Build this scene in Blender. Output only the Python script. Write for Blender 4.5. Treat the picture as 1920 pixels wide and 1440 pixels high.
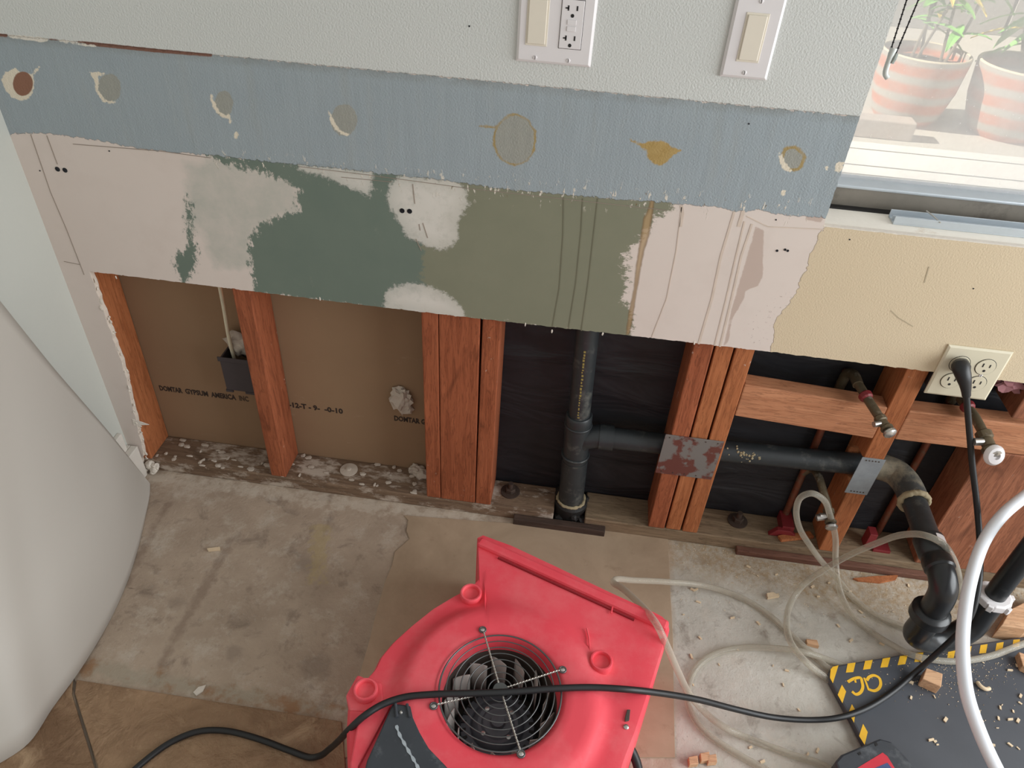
import bpy, bmesh, math, random
import numpy as np
from mathutils import Vector, Matrix, noise

for o in list(bpy.data.objects): bpy.data.objects.remove(o)
scene = bpy.context.scene
COL = scene.collection
random.seed(7)

# ------------------------------------------------------------------ camera, sky, light
FPX = 1393.43
PITCH, YAW, ROLL = 0.68126945, 0.09044028, -0.06640268
CAM = Vector((0.0, -1.1976, 1.41))
def _axes():
    a, b, c = PITCH, YAW, ROLL
    fw = Vector((0, math.cos(a), -math.sin(a))); dn = Vector((0, -math.sin(a), -math.cos(a))); rt = Vector((1, 0, 0))
    Z = Matrix.Rotation(b, 3, 'Z'); fw, dn, rt = Z @ fw, Z @ dn, Z @ rt
    cc, sc = math.cos(c), math.sin(c)
    return cc*rt + sc*dn, -sc*rt + cc*dn, fw
RT, DN, FW = _axes()
cam_d = bpy.data.cameras.new('camera'); cam = bpy.data.objects.new('camera', cam_d); COL.objects.link(cam)
cam_d.sensor_width = 36; cam_d.lens = FPX/1920*36; cam_d.clip_start = 0.02; cam_d.clip_end = 60
m = Matrix((( RT.x, -DN.x, -FW.x), (RT.y, -DN.y, -FW.y), (RT.z, -DN.z, -FW.z))).to_4x4(); m.translation = CAM
cam.matrix_world = m
scene.camera = cam

world = bpy.data.worlds.new('world'); scene.world = world; world.use_nodes = True
bg = world.node_tree.nodes['Background']; bg.inputs[0].default_value = (1.0, 0.975, 0.94, 1); bg.inputs[1].default_value = 0.53
sun_d = bpy.data.lights.new('sun', 'SUN'); sun_d.energy = 9.0; sun_d.angle = 0.01; sun_d.color = (1, 0.95, 0.86)
sun = bpy.data.objects.new('sun', sun_d); COL.objects.link(sun)
sun.rotation_euler = Vector((0.85, 0.09, -0.52)).to_track_quat('-Z', 'Y').to_euler(); sun.location = (-4, 0, 4)
ar_d = bpy.data.lights.new('assumed_side_daylight', 'AREA'); ar_d.shape = 'RECTANGLE'; ar_d.size = 1.5; ar_d.size_y = 2.1  # unseen area light, assumed for daylight from the right; no door is modelled
ar_d.energy = 70; ar_d.color = (0.93, 0.97, 1.0)
ar = bpy.data.objects.new('assumed_side_daylight', ar_d); COL.objects.link(ar)
ar.location = (2.35, -.95, 1.15); ar.rotation_euler = Vector((-1, 0.08, -0.32)).to_track_quat('-Z', 'Z').to_euler()
scene.view_settings.view_transform = 'Standard'; scene.view_settings.look = 'None'
scene.view_settings.exposure = 0.0; scene.view_settings.gamma = 1.0; scene.view_settings.use_curve_mapping = False

# ------------------------------------------------------------------ surveyed points: where a sight line meets a real plane
def ray(px, py): return (FW*FPX + RT*(px-960) + DN*(py-720)).normalized()
def W(px, py, y=0.0):            # on a vertical plane parallel to the back wall
    d = ray(px, py); return CAM + d*((y-CAM.y)/d.y)
def G(px, py, z=0.0):            # on a horizontal plane
    d = ray(px, py); return CAM + d*((z-CAM.z)/d.z)
def S(px, py, x):                # on a plane parallel to the left wall
    d = ray(px, py); return CAM + d*((x-CAM.x)/d.x)

# ------------------------------------------------------------------ mesh collector
class MB:
    def __init__(s): s.V = []; s.F = []
    def add(s, V, F):
        n = len(s.V); s.V += [tuple(v) for v in V]; s.F += [tuple(i+n for i in f) for f in F]; return s
    def box(s, x0, x1, y0, y1, z0, z1, M=None):
        V = [Vector((x, y, z)) for x in (x0, x1) for y in (y0, y1) for z in (z0, z1)]
        if M is not None: V = [M @ v for v in V]
        return s.add(V, [(0,1,3,2), (4,6,7,5), (0,4,5,1), (2,3,7,6), (0,2,6,4), (1,5,7,3)])
    def prism(s, poly, h, off=None):     # poly: 3D points (planar, any order), h: extrusion vector
        n = len(poly); h = Vector(h); P = [Vector(p) for p in poly]
        nn = Vector((0,0,0))
        for i in range(n): nn += P[i].cross(P[(i+1) % n])
        if nn.dot(h) < 0: P = P[::-1]
        V = P + [p+h for p in P]
        return s.add(V, [tuple(range(n-1, -1, -1)), tuple(range(n, 2*n))] + [(i, (i+1) % n, n+(i+1) % n, n+i) for i in range(n)])
    def tube(s, pts, r, n=12, cap=True):
        pts = [Vector(p) for p in pts]; N = len(pts)
        R = r if hasattr(r, '__len__') else [r]*N
        T = [(pts[min(i+1, N-1)]-pts[max(i-1, 0)]).normalized() for i in range(N)]
        u = T[0].orthogonal().normalized(); V = []
        for i in range(N):
            u = (u - T[i]*u.dot(T[i])).normalized(); w = T[i].cross(u)
            V += [pts[i] + (u*math.cos(2*math.pi*k/n) + w*math.sin(2*math.pi*k/n))*R[i] for k in range(n)]
        F = [(i*n+k, i*n+(k+1) % n, (i+1)*n+(k+1) % n, (i+1)*n+k) for i in range(N-1) for k in range(n)]
        if cap: F += [tuple(range(n-1, -1, -1)), tuple((N-1)*n+k for k in range(n))]
        return s.add(V, F)
    def ring(s, c, axis, R, r, n=48, k=8):
        c = Vector(c); ax = Vector(axis).normalized(); u = ax.orthogonal().normalized(); w = ax.cross(u); V = []
        for i in range(n):
            t = 2*math.pi*i/n; e = u*math.cos(t)+w*math.sin(t)
            V += [c + e*(R + r*math.cos(2*math.pi*j/k)) + ax*r*math.sin(2*math.pi*j/k) for j in range(k)]
        return s.add(V, [(i*k+j, ((i+1) % n)*k+j, ((i+1) % n)*k+(j+1) % k, i*k+(j+1) % k) for i in range(n) for j in range(k)])
    def lathe(s, prof, c, axis=(0,0,1), n=32, cap=True):      # prof: (radius, height) from one end to the other
        c = Vector(c); ax = Vector(axis).normalized(); u = ax.orthogonal().normalized(); w = ax.cross(u); V = []
        for r, h in prof:
            V += [c + ax*h + (u*math.cos(2*math.pi*k/n)+w*math.sin(2*math.pi*k/n))*r for k in range(n)]
        N = len(prof)
        F = [(i*n+k, i*n+(k+1) % n, (i+1)*n+(k+1) % n, (i+1)*n+k) for i in range(N-1) for k in range(n)]
        if cap and prof[0][0] > 1e-6: F.append(tuple(range(n-1, -1, -1)))
        if cap and prof[-1][0] > 1e-6: F.append(tuple((N-1)*n+k for k in range(n)))
        return s.add(V, F)
    def ribbon(s, pts, w, up, t):       # flat stroke of width w, thickness t, normal up
        pts = [Vector(p) for p in pts]; up = Vector(up).normalized(); N = len(pts); V = []
        Wd = w if hasattr(w, '__len__') else [w]*N
        for i in range(N):
            d = (pts[min(i+1, N-1)]-pts[max(i-1, 0)]).normalized(); sd = d.cross(up).normalized()*(Wd[i]/2)
            V += [pts[i]-sd, pts[i]+sd, pts[i]+sd+up*t, pts[i]-sd+up*t]
        F = [(i*4+j, i*4+(j+1) % 4, i*4+4+(j+1) % 4, i*4+4+j) for i in range(N-1) for j in range(4)]
        F += [(3,2,1,0), tuple(N*4-4+j for j in range(4))]
        return s.add(V, F)
    def rough(s, amp, freq):
        s.V = [tuple(Vector(v)+noise.noise_vector(Vector(v)*freq)*amp) for v in s.V]; return s
    def lump(s, c, R, seed, sub=3, amp=0.35, freq=1.6):
        bm = bmesh.new(); bmesh.ops.create_icosphere(bm, subdivisions=sub, radius=1)
        R = Vector(R) if hasattr(R, '__len__') else Vector((R, R, R)); V = []
        for v in bm.verts:
            p = v.co.copy(); k = 1 + amp*noise.noise(p*freq+Vector((seed*7.3, seed, 0))) + amp*.6*noise.noise(p*freq*3+Vector((seed, 3, seed*2)))
            V.append(Vector(c)+Vector((p.x*R.x, p.y*R.y, p.z*R.z))*k)
        bm.verts.ensure_lookup_table(); F = [tuple(v.index for v in f.verts) for f in bm.faces]; bm.free()
        return s.add(V, F)

def spline(P, k=10):
    P = [Vector(p) for p in P]; P = [P[0]*2-P[1]] + P + [P[-1]*2-P[-2]]; out = []
    for i in range(1, len(P)-2):
        p0, p1, p2, p3 = P[i-1:i+3]
        t1 = max((p1-p0).length, 1e-5)**.5; t2 = t1+max((p2-p1).length, 1e-5)**.5; t3 = t2+max((p3-p2).length, 1e-5)**.5
        for j in range(k):
            t = t1+(t2-t1)*j/k
            A1 = p0*((t1-t)/t1)+p1*(t/t1); A2 = p1*((t2-t)/(t2-t1))+p2*((t-t1)/(t2-t1)); A3 = p2*((t3-t)/(t3-t2))+p3*((t-t2)/(t3-t2))
            B1 = A1*((t2-t)/t2)+A2*(t/t2); B2 = A2*((t3-t)/(t3-t1))+A3*((t-t1)/(t3-t1))
            out.append(B1*((t2-t)/(t2-t1))+B2*((t-t1)/(t2-t1)))
    return out + [P[-2]]

WL = {}
def tag(o, label=None, cat=None, group=None, kind=None):
    for k, v in (('label', label), ('category', cat), ('group', group), ('kind', kind)):
        if v: o[k] = v
    return o
def empty(name, loc, label, cat, group=None):
    o = bpy.data.objects.new(name, None); COL.objects.link(o); o.location = Vector(loc); o.empty_display_size = .05
    WL[o] = Vector(loc); return tag(o, label, cat, group)
def mk(name, b, mat, parent=None, smooth=None, bevel=0, label=None, cat=None, group=None, kind=None, solid=0):
    V = np.array(b.V, float); lo, hi = V.min(0), V.max(0)
    org = Vector(((lo[0]+hi[0])/2, (lo[1]+hi[1])/2, lo[2]))
    me = bpy.data.meshes.new(name); me.from_pydata([tuple(Vector(v)-org) for v in b.V], [], b.F)
    if mat: me.materials.append(mat)
    me.update()
    if smooth is not None:
        me.shade_smooth()
        if smooth < 180: me.set_sharp_from_angle(angle=math.radians(smooth))
    o = bpy.data.objects.new(name, me); COL.objects.link(o)
    WL[o] = org; o.location = org
    if parent: o.parent = parent; o.location = org-WL[parent]
    if solid:
        md = o.modifiers.new('solid', 'SOLIDIFY'); md.thickness = solid; md.offset = 0
    if bevel:
        md = o.modifiers.new('bevel', 'BEVEL'); md.width = bevel; md.segments = 2; md.limit_method = 'ANGLE'; md.angle_limit = math.radians(40)
    return tag(o, label, cat, group, kind)
def copy_to(o, delta, parent=None):
    c = o.copy(); COL.objects.link(c); WL[c] = WL[o]+Vector(delta); c.location = WL[c]
    if parent: c.parent = parent; c.location = WL[c]-WL[parent]
    return c

# ------------------------------------------------------------------ node helpers
def lin(r, g, b):
    f = lambda c: (c/255/12.92 if c/255 <= .04045 else ((c/255+.055)/1.055)**2.4)
    return (f(r), f(g), f(b), 1)
class NT:
    def __init__(s, name):
        s.m = bpy.data.materials.new(name); s.m.use_nodes = True; s.t = s.m.node_tree; s.b = s.t.nodes['Principled BSDF']; s._co = None
    def n(s, typ, **kw):
        nd = s.t.nodes.new(typ)
        for k, v in kw.items(): setattr(nd, k, v)
        return nd
    def put(s, sock, v):
        if hasattr(v, 'is_linked') or isinstance(v, bpy.types.NodeSocket): s.t.links.new(v, sock)
        else: sock.default_value = v
    def co(s):
        if s._co is None:
            tc = s.n('ShaderNodeTexCoord'); oi = s.n('ShaderNodeObjectInfo'); ad = s.n('ShaderNodeVectorMath', operation='ADD')
            ml = s.n('ShaderNodeMath', operation='MULTIPLY'); s.put(ml.inputs[0], oi.outputs['Random']); ml.inputs[1].default_value = 11.0
            s.put(ad.inputs[0], tc.outputs['Object']); s.put(ad.inputs[1], ml.outputs[0]); s._co = ad.outputs[0]
        return s._co
    def noise(s, scale, detail=4, rough=.55, stretch=None, dist=0, co=None, col=False):
        nd = s.n('ShaderNodeTexNoise'); nd.inputs['Scale'].default_value = scale; nd.inputs['Detail'].default_value = detail
        nd.inputs['Roughness'].default_value = rough; nd.inputs['Distortion'].default_value = dist
        c = co or s.co()
        if stretch:
            mp = s.n('ShaderNodeMapping'); mp.inputs['Scale'].default_value = stretch; s.put(mp.inputs[0], c); c = mp.outputs[0]
        s.put(nd.inputs['Vector'], c); return nd.outputs['Color' if col else 'Fac']
    def vor(s, scale, feature='F1', rnd=1):
        nd = s.n('ShaderNodeTexVoronoi', feature=feature); nd.inputs['Scale'].default_value = scale; nd.inputs['Randomness'].default_value = rnd
        s.put(nd.inputs['Vector'], s.co()); return nd.outputs['Distance']
    def math(s, op, a, b=0.0, c=None):
        nd = s.n('ShaderNodeMath', operation=op); s.put(nd.inputs[0], a); s.put(nd.inputs[1], b)
        if c is not None: s.put(nd.inputs[2], c)
        return nd.outputs[0]
    def rng(s, v, a, b, c=0.0, d=1.0):
        nd = s.n('ShaderNodeMapRange'); s.put(nd.inputs[0], v); nd.inputs[1].default_value = a; nd.inputs[2].default_value = b
        nd.inputs[3].default_value = c; nd.inputs[4].default_value = d; return nd.outputs[0]
    def ramp(s, v, stops):
        nd = s.n('ShaderNodeValToRGB'); e = nd.color_ramp.elements
        while len(e) < len(stops): e.new(.5)
        for i, (p, c) in enumerate(stops): e[i].position = p; e[i].color = c
        s.put(nd.inputs[0], v); return nd.outputs[0]
    def mix(s, f, a, b, mode='MIX'):
        nd = s.n('ShaderNodeMix', data_type='RGBA', blend_type=mode); s.put(nd.inputs[0], f); s.put(nd.inputs[6], a); s.put(nd.inputs[7], b); return nd.outputs[2]
    def attr(s, nm):
        nd = s.n('ShaderNodeAttribute', attribute_name=nm); return nd.outputs['Fac']
    def bump(s, h, st=.3, dist=.002):
        nd = s.n('ShaderNodeBump'); nd.inputs['Strength'].default_value = st; nd.inputs['Distance'].default_value = dist
        s.put(nd.inputs['Height'], h); s.put(s.b.inputs['Normal'], nd.outputs[0])
    def set(s, col=None, rough=.6, metal=0, spec=None, coat=None):
        if col is not None: s.put(s.b.inputs['Base Color'], col)
        s.put(s.b.inputs['Roughness'], rough); s.put(s.b.inputs['Metallic'], metal)
        if spec is not None: s.put(s.b.inputs['Specular IOR Level'], spec)
        if coat is not None: s.put(s.b.inputs['Coat Weight'], coat)
        return s.m
def plain(name, rgb, rough=.5, metal=0, var=.12, scale=40, bump=0, dirt=None, dirt_amt=.45, spec=None):
    t = NT(name); c = lin(*rgb); f = t.noise(scale, 5, .6)
    col = t.mix(f, tuple(max(0, x*(1-var)) for x in c[:3])+(1,), tuple(min(1, x*(1+var)) for x in c[:3])+(1,))
    if dirt:
        d = t.rng(t.noise(scale*.35, 8, .7), 1-dirt_amt-.08, 1-dirt_amt+.12); col = t.mix(d, col, lin(*dirt))
    if bump: t.bump(t.noise(scale*4, 4), bump, .001)
    return t.set(col, rough, metal, spec)
def wood(name, a, b, axis='z', specks=.0, rough=.65, plaster=0):
    t = NT(name); st = {'z': (14, 14, 1.0), 'x': (1.0, 14, 14), 'y': (14, 1, 14)}[axis]
    g = t.noise(6, 6, .6, st, .6); fine = t.noise(40, 4, .6, st); kn = t.noise(5, 2, .5, tuple(max(1, s*.18) for s in st), 1.5)
    v = t.math('ADD', t.math('MULTIPLY', g, .7), t.math('MULTIPLY', fine, .3))
    col = t.ramp(v, [(.30, lin(*a)), (.72, lin(*b))])
    ring = t.math('SINE', t.math('MULTIPLY', g, 46.0))
    col = t.mix(t.rng(ring, .45, 1, 0, .42), col, tuple(c*.42 for c in lin(*a)[:3])+(1,))
    col = t.mix(t.rng(kn, .64, .76, 0, .5), col, tuple(c*.4 for c in lin(*a)[:3])+(1,))
    if specks: col = t.mix(t.math('MULTIPLY', t.rng(t.noise(55, 5, .65), .66, .72), t.rng(t.noise(9, 3), .5, .62, 0, specks)), col, lin(205, 190, 176))
    if plaster: col = t.mix(t.rng(t.noise(22, 8, .7, (.5, 1, 1)), .62-plaster*.2, .72-plaster*.2, 0, .9), col, lin(190, 178, 164))
    t.bump(v, .35, .002)
    return t.set(col, rough, spec=.3)

# ------------------------------------------------------------------ materials
M = {}
M['wood_red'] = wood('fir_red', (126, 66, 40), (178, 104, 70), 'z', 1)
M['wood_or'] = wood('fir_orange', (150, 86, 50), (194, 124, 80), 'z', .8)
M['wood_x'] = wood('fir_block', (162, 104, 72), (206, 148, 110), 'x', .4)
M['wood_post'] = wood('fir_post', (120, 72, 50), (176, 114, 84), 'z', .5)
M['plate_wood'] = wood('sill_wood', (104, 86, 66), (158, 136, 110), 'x', .5, .8)
M['plate_plaster'] = wood('sill_wood_plastered', (96, 76, 60), (146, 122, 100), 'x', .8, .85, .55)
M['strip_dark'] = wood('strip_dark', (56, 44, 38), (88, 70, 60), 'x', .2, .8)
M['strip_brown'] = wood('strip_brown', (94, 62, 50), (128, 90, 74), 'x', .3, .8)
M['scrap'] = wood('scrap_wood', (190, 144, 108), (224, 184, 146), 'x', .0)
M['chip'] = plain('wood_chip', (222, 200, 168), .8, var=.2)
M['abs'] = plain('abs_black', (46, 50, 52), .42, var=.25, scale=60, dirt=(104, 104, 98), dirt_amt=.36)
M['abs_clean'] = plain('abs_gloss', (34, 36, 38), .3, var=.3, scale=50, dirt=(96, 96, 94), dirt_amt=.3)
M['abs_dusty'] = plain('abs_dusty', (62, 62, 60), .7, var=.25, scale=50, dirt=(138, 128, 108), dirt_amt=.5)
M['cement_band'] = plain('old_cement', (160, 146, 116), .8, var=.3, scale=160, bump=.5)
M['tar'] = plain('tar', (22, 21, 20), .6, var=.5, scale=120, bump=1.0, dirt=(120, 112, 98), dirt_amt=.3)
M['copper'] = plain('copper_old', (132, 78, 58), .45, .55, var=.25, scale=70, dirt=(112, 108, 92), dirt_amt=.42)
M['stub'] = plain('copper_stub', (104, 92, 72), .5, .5, var=.3, scale=90, dirt=(196, 190, 176), dirt_amt=.36)
M['chrome'] = plain('chrome_worn', (196, 194, 190), .3, .85, var=.15, scale=80, dirt=(120, 112, 100), dirt_amt=.3)
M['galv'] = plain('galvanised', (150, 156, 160), .5, .15, var=.25, scale=60)
t = NT('plate_painted'); M['plate_paint'] = t.set(t.mix(t.rng(t.noise(18, 7, .6), .48, .53), lin(128, 124, 120), lin(112, 66, 58)), .55, .35)
M['red_clip'] = plain('red_clip', (124, 38, 42), .5)
M['steel_dark'] = plain('steel_dark', (88, 74, 66), .6, .5, var=.3, scale=120)
M['screw'] = plain('screw_black', (26, 28, 36), .4, .4)
M['white_pl'] = plain('white_plastic', (226, 222, 222), .35, var=.03)
M['almond'] = plain('almond_plastic', (226, 218, 202), .35, var=.03)
M['ivory'] = plain('ivory_plastic', (214, 206, 182), .4, var=.06, scale=20, dirt=(176, 164, 132), dirt_amt=.3)
M['slot'] = plain('slot_black', (24, 22, 22), .7)
M['rubber'] = plain('cord_rubber', (30, 31, 33), .45, var=.2)
M['white_hose'] = plain('white_hose', (232, 236, 242), .35, var=.03)
M['box_grey'] = plain('box_dark', (62, 54, 56), .6, var=.15)
M['cable'] = plain('cable_cream', (214, 206, 180), .5)
M['plaster'] = plain('plaster', (190, 178, 164), .9, var=.15, scale=90, bump=.8)
M['gyp_white'] = plain('gypsum_edge', (222, 214, 202), .9, var=.12, scale=160, bump=.7)
M['ink'] = plain('print_ink', (52, 40, 34), .8)
M['ink_faint'] = plain('print_ink_faint', (82, 64, 50), .8)
M['pencil'] = plain('pencil', (150, 136, 124), .8)
M['drip'] = plain('drip_stain', (150, 118, 78), .5, var=.3, scale=90)
M['rust'] = plain('rust_stain', (208, 192, 177), .7, var=.2)
M['yellow'] = plain('yellow_print', (236, 184, 48), .5, var=.1, scale=60)
M['pipe_print'] = plain('yellow_ink', (150, 136, 74), .6)
M['sheet_white'] = plain('white_sheet', (188, 183, 174), .5, var=.02, scale=3)
M['alu'] = plain('aluminium', (198, 206, 212), .35, .4, var=.1, scale=30)
M['alu_dark'] = plain('aluminium_dirty', (128, 122, 112), .6, .2, var=.25, scale=25, dirt=(74, 66, 60), dirt_amt=.4)
M['sill_paint'] = plain('sill_white', (246, 240, 228), .7, var=.06, scale=40, dirt=(196, 170, 138), dirt_amt=.36, bump=.4)
M['ledge'] = plain('ledge_white', (226, 220, 210), .8, var=.06)
M['fence'] = plain('fence_grey', (176, 172, 166), .9, var=.06, scale=8)
M['patio'] = plain('patio_concrete', (190, 184, 172), .9, var=.1, scale=12)
M['soil'] = plain('soil', (74, 66, 60), 1, var=.5, scale=90, bump=1)
M['leaf'] = plain('leaf_green', (128, 186, 92), .5, var=.25, scale=30)
M['leaf_y'] = plain('leaf_yellow', (240, 208, 96), .5, var=.2, scale=30)
M['stem'] = plain('stem_brown', (122, 112, 96), .8)
M['board'] = wood('edging', (96, 92, 90), (130, 126, 122), 'x')
M['fan_red'] = None
t = NT('fan_red'); dust = t.rng(t.noise(9, 8, .7), .46, .78, 0, .42)
c = t.mix(t.noise(6, 4), lin(230, 68, 82), lin(242, 90, 102)); c = t.mix(dust, c, lin(242, 146, 148)); t.bump(t.noise(260, 3), .12, .0008)
M['fan_red'] = t.set(c, .5, spec=.35)
M['fan_black'] = plain('fan_black', (58, 62, 68), .45, var=.2, scale=30, dirt=(118, 122, 126), dirt_amt=.33)
M['fan_dark'] = plain('fan_inside', (74, 66, 60), .7, var=.3, scale=20)
M['fan_grey'] = plain('impeller_grey', (186, 182, 176), .5, var=.15, scale=20)
M['motor'] = plain('motor_grey', (92, 96, 104), .45, var=.2, scale=40, dirt=(150, 150, 150), dirt_amt=.32)
M['wire'] = plain('grille_wire', (104, 106, 106), .3, .6)
M['wire_b'] = plain('grille_wire_bright', (196, 192, 184), .3, .8)
M['mat'] = plain('mat_black', (76, 79, 85), .38, var=.12, scale=14, dirt=(96, 96, 96), dirt_amt=.26)
M['label_red'] = plain('label_red', (208, 52, 68), .4, var=.1)
M['label_blue'] = plain('label_blue', (70, 84, 128), .4, var=.5, scale=160)
M['pink'] = plain('pink_paper', (158, 108, 112), .8)
t = NT('clear_tube'); tr = t.n('ShaderNodeBsdfTransparent'); mxs = t.n('ShaderNodeMixShader'); lw = t.n('ShaderNodeLayerWeight'); lw.inputs[0].default_value = .35
t.set(lin(206, 200, 186), .15); f = t.rng(lw.outputs['Facing'], 0, 1, .22, .80); tr.inputs[0].default_value = (.93, .92, .88, 1)
t.put(mxs.inputs[0], f); t.put(mxs.inputs[1], tr.outputs[0]); t.put(mxs.inputs[2], t.b.outputs[0]); t.put(t.t.nodes['Material Output'].inputs[0], mxs.outputs[0]); M['tube'] = t.m
t = NT('dusty_glass'); tr = t.n('ShaderNodeBsdfTransparent'); tl = t.n('ShaderNodeBsdfTranslucent'); df = t.n('ShaderNodeBsdfDiffuse'); ad = t.n('ShaderNodeMixShader'); mxs = t.n('ShaderNodeMixShader')
tl.inputs[0].default_value = (.95, .97, 1, 1); df.inputs[0].default_value = (.9, .92, .95, 1)
sp = t.rng(t.noise(150, 3, .6), .70, .74); f = t.math('ADD', t.rng(t.noise(7, 5, .6), .3, .75, .30, .52), t.math('MULTIPLY', sp, .4))
ad.inputs[0].default_value = .25; t.put(ad.inputs[1], tl.outputs[0]); t.put(ad.inputs[2], df.outputs[0])
t.put(mxs.inputs[0], f); t.put(mxs.inputs[1], tr.outputs[0]); t.put(mxs.inputs[2], ad.outputs[0]); t.put(t.t.nodes['Material Output'].inputs[0], mxs.outputs[0]); M['glass'] = t.m
t = NT('terracotta_bands'); sx = t.n('ShaderNodeSeparateXYZ'); tc = t.n('ShaderNodeTexCoord'); t.put(sx.inputs[0], tc.outputs['Object'])
bd = t.math('SINE', t.math('ADD', t.math('MULTIPLY', sx.outputs[2], 98.0), t.math('MULTIPLY', t.noise(8, 3), 1.6)))
M['pot'] = t.set(t.mix(t.math('MULTIPLY', t.rng(bd, -.7, .3), t.rng(t.noise(14, 6, .7), .3, .55, .55, 1)), lin(160, 154, 144), t.mix(t.noise(20, 5), lin(164, 92, 64), lin(194, 124, 94))), .8)
t = NT('gypsum_back'); c = t.mix(t.noise(3, 5, .6), lin(136, 110, 86), lin(156, 128, 100)); c = t.mix(t.rng(t.noise(7, 7, .7, (1, 1, 2)), .62, .8, 0, .4), c, lin(190, 172, 150))
M['gyp_back'] = t.set(c, .85, spec=.2)
t = NT('building_paper'); w = t.noise(5, 3, .5, (1, 1, 3.2), .8); t.bump(w, .6, .02)
M['paper'] = t.set(t.mix(t.noise(6, 4), lin(26, 27, 32), lin(46, 45, 48)), .55, spec=.4)
t = NT('left_paint'); t.bump(t.noise(160, 3, .5), .18, .0012)
M['left_wall'] = t.set(t.mix(t.noise(3, 4), lin(184, 186, 178), lin(194, 196, 188)), .6)
M['trim'] = plain('trim_white', (214, 208, 198), .5, var=.05)

# ------------------------------------------------------------------ painted surfaces with signed-distance attributes
def sdf(P, poly):                       # P (N,2), poly list of (u,v); positive inside
    q = np.array(poly, float); d = np.full(len(P), 1e9); ins = np.zeros(len(P), bool)
    for i in range(len(q)):
        a, b = q[i], q[(i+1) % len(q)]; e = b-a; w = P-a
        t = np.clip((w@e)/max(e@e, 1e-12), 0, 1); d = np.minimum(d, ((w-t[:, None]*e)**2).sum(1))
        c = ((a[1] > P[:, 1]) != (b[1] > P[:, 1]))
        with np.errstate(divide='ignore', invalid='ignore'): xx = (b[0]-a[0])*(P[:, 1]-a[1])/(b[1]-a[1])+a[0]
        ins ^= c & (P[:, 0] < xx)
    return np.where(ins, 1, -1)*np.sqrt(d)
def wp(pts): return [(W(x, y).x, W(x, y).z) for x, y in pts]
def gp(pts): return [(G(x, y).x, G(x, y).y) for x, y in pts]
def wel(cx, cy, rx, ry, n=20): return wp([(cx+rx*math.cos(2*math.pi*k/n), cy+ry*math.sin(2*math.pi*k/n)) for k in range(n)])
def gel(cx, cy, rx, ry, n=20): return gp([(cx+rx*math.cos(2*math.pi*k/n), cy+ry*math.sin(2*math.pi*k/n)) for k in range(n)])
def lines(*segs):                       # grid lines through given stops with given steps: (a, b, step), ...
    out = []
    for a, b, st in segs:
        n = max(1, int(round((b-a)/st))); out += [a+(b-a)*i/n for i in range(n)]
    return np.array(out+[segs[-1][1]])
def set_attrs(o, P, polys):
    for nm, pl in polys.items():
        v = np.full(len(P), -1e9)
        for q in pl: v = np.maximum(v, sdf(P, q))
        at = o.data.attributes.new(nm, 'FLOAT', 'POINT'); at.data.foreach_set('value', np.clip(v, -.5, .5).astype(np.float32))

CUT, SILL, XL, XW, THK = 0.590, 0.856, -1.047, 0.397, 0.0127
CX = -0.985                                             # right edge of the strip left standing at the corner
xs = lines((XL, CX, .0031), (CX, XW, .0036), (XW, 0.95, .0045), (0.95, 1.8, .05))
zs = lines((0.0, CUT, .012), (CUT, SILL, .0036), (SILL, 1.22, .0036), (1.22, 2.15, .05), (2.15, 2.6, .1))
def wall_mesh():
    nx, nz = len(xs), len(zs); ic = int(np.argmin(abs(xs-CX))); iw = int(np.argmin(abs(xs-XW))); jc = int(np.argmin(abs(zs-CUT))); js = int(np.argmin(abs(zs-SILL))); jt = int(np.argmin(abs(zs-2.15)))
    keep = np.ones((nx-1, nz-1), bool); keep[ic:, :jc] = False; keep[iw:, js:jt] = False
    X, Z = np.meshgrid(xs, zs, indexing='ij'); X = X.copy(); Z = Z.copy()
    for i in range(nx):                                 # ragged sawn and snapped edges
        if i > ic: Z[i, jc] += .0016*noise.noise((xs[i]*55, 0, 0))+.0012*noise.noise((xs[i]*260, 5, 0)) + .0015*math.sin(xs[i]*5)
        if i > iw: Z[i, js] += .0016*noise.noise((xs[i]*80, 9, 0))
    for j in range(nz):
        if j < jc:
            z = zs[j]; X[ic, j] += .004*noise.noise((z*40, 2, 0))+.002*noise.noise((z*160, 3, 0)) - max(0, (.34-z))*.10 - (.012 if z < .05 else 0)
            for i in range(1, ic): X[i, j] = XL+(X[ic, j]-XL)*i/ic
        if js < j < jt: X[iw, j] += .0012*noise.noise((zs[j]*90, 4, 0)) - (zs[j]-SILL)*.009
    idx = -np.ones((nx, nz), int); use = np.zeros((nx, nz), bool)
    for di in (0, 1):
        for dj in (0, 1): use[di:nx-1+di, dj:nz-1+dj] |= keep
    idx[use] = np.arange(use.sum()); n = int(use.sum())
    V = np.zeros((2*n, 3)); V[:n, 0] = X[use]; V[:n, 2] = Z[use]; V[n:] = V[:n]; V[n:, 1] = THK
    F = []
    I, J = np.nonzero(keep)
    for i, j in zip(I.tolist(), J.tolist()):
        a, b, c, d = int(idx[i, j]), int(idx[i+1, j]), int(idx[i+1, j+1]), int(idx[i, j+1])
        F.append((a, b, c, d)); F.append((n+d, n+c, n+b, n+a))
        if j == 0 or not keep[i, j-1]: F.append((b, a, n+a, n+b))
        if j == nz-2 or not keep[i, j+1]: F.append((d, c, n+c, n+d))
        if i == 0 or not keep[i-1, j]: F.append((a, d, n+d, n+a))
        if i == nx-2 or not keep[i+1, j]: F.append((c, b, n+b, n+c))
    return V, F
V, F = wall_mesh()
t = NT('layered_wall_paint')
me = bpy.data.meshes.new('wall_back'); me.from_pydata(V.tolist(), [], F); me.update()
wall = bpy.data.objects.new('wall_back', me); COL.objects.link(wall); WL[wall] = Vector((0, 0, 0))
tag(wall, 'back wall of worn drywall with layers of old paint, cut away at the bottom', kind='structure')
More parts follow.
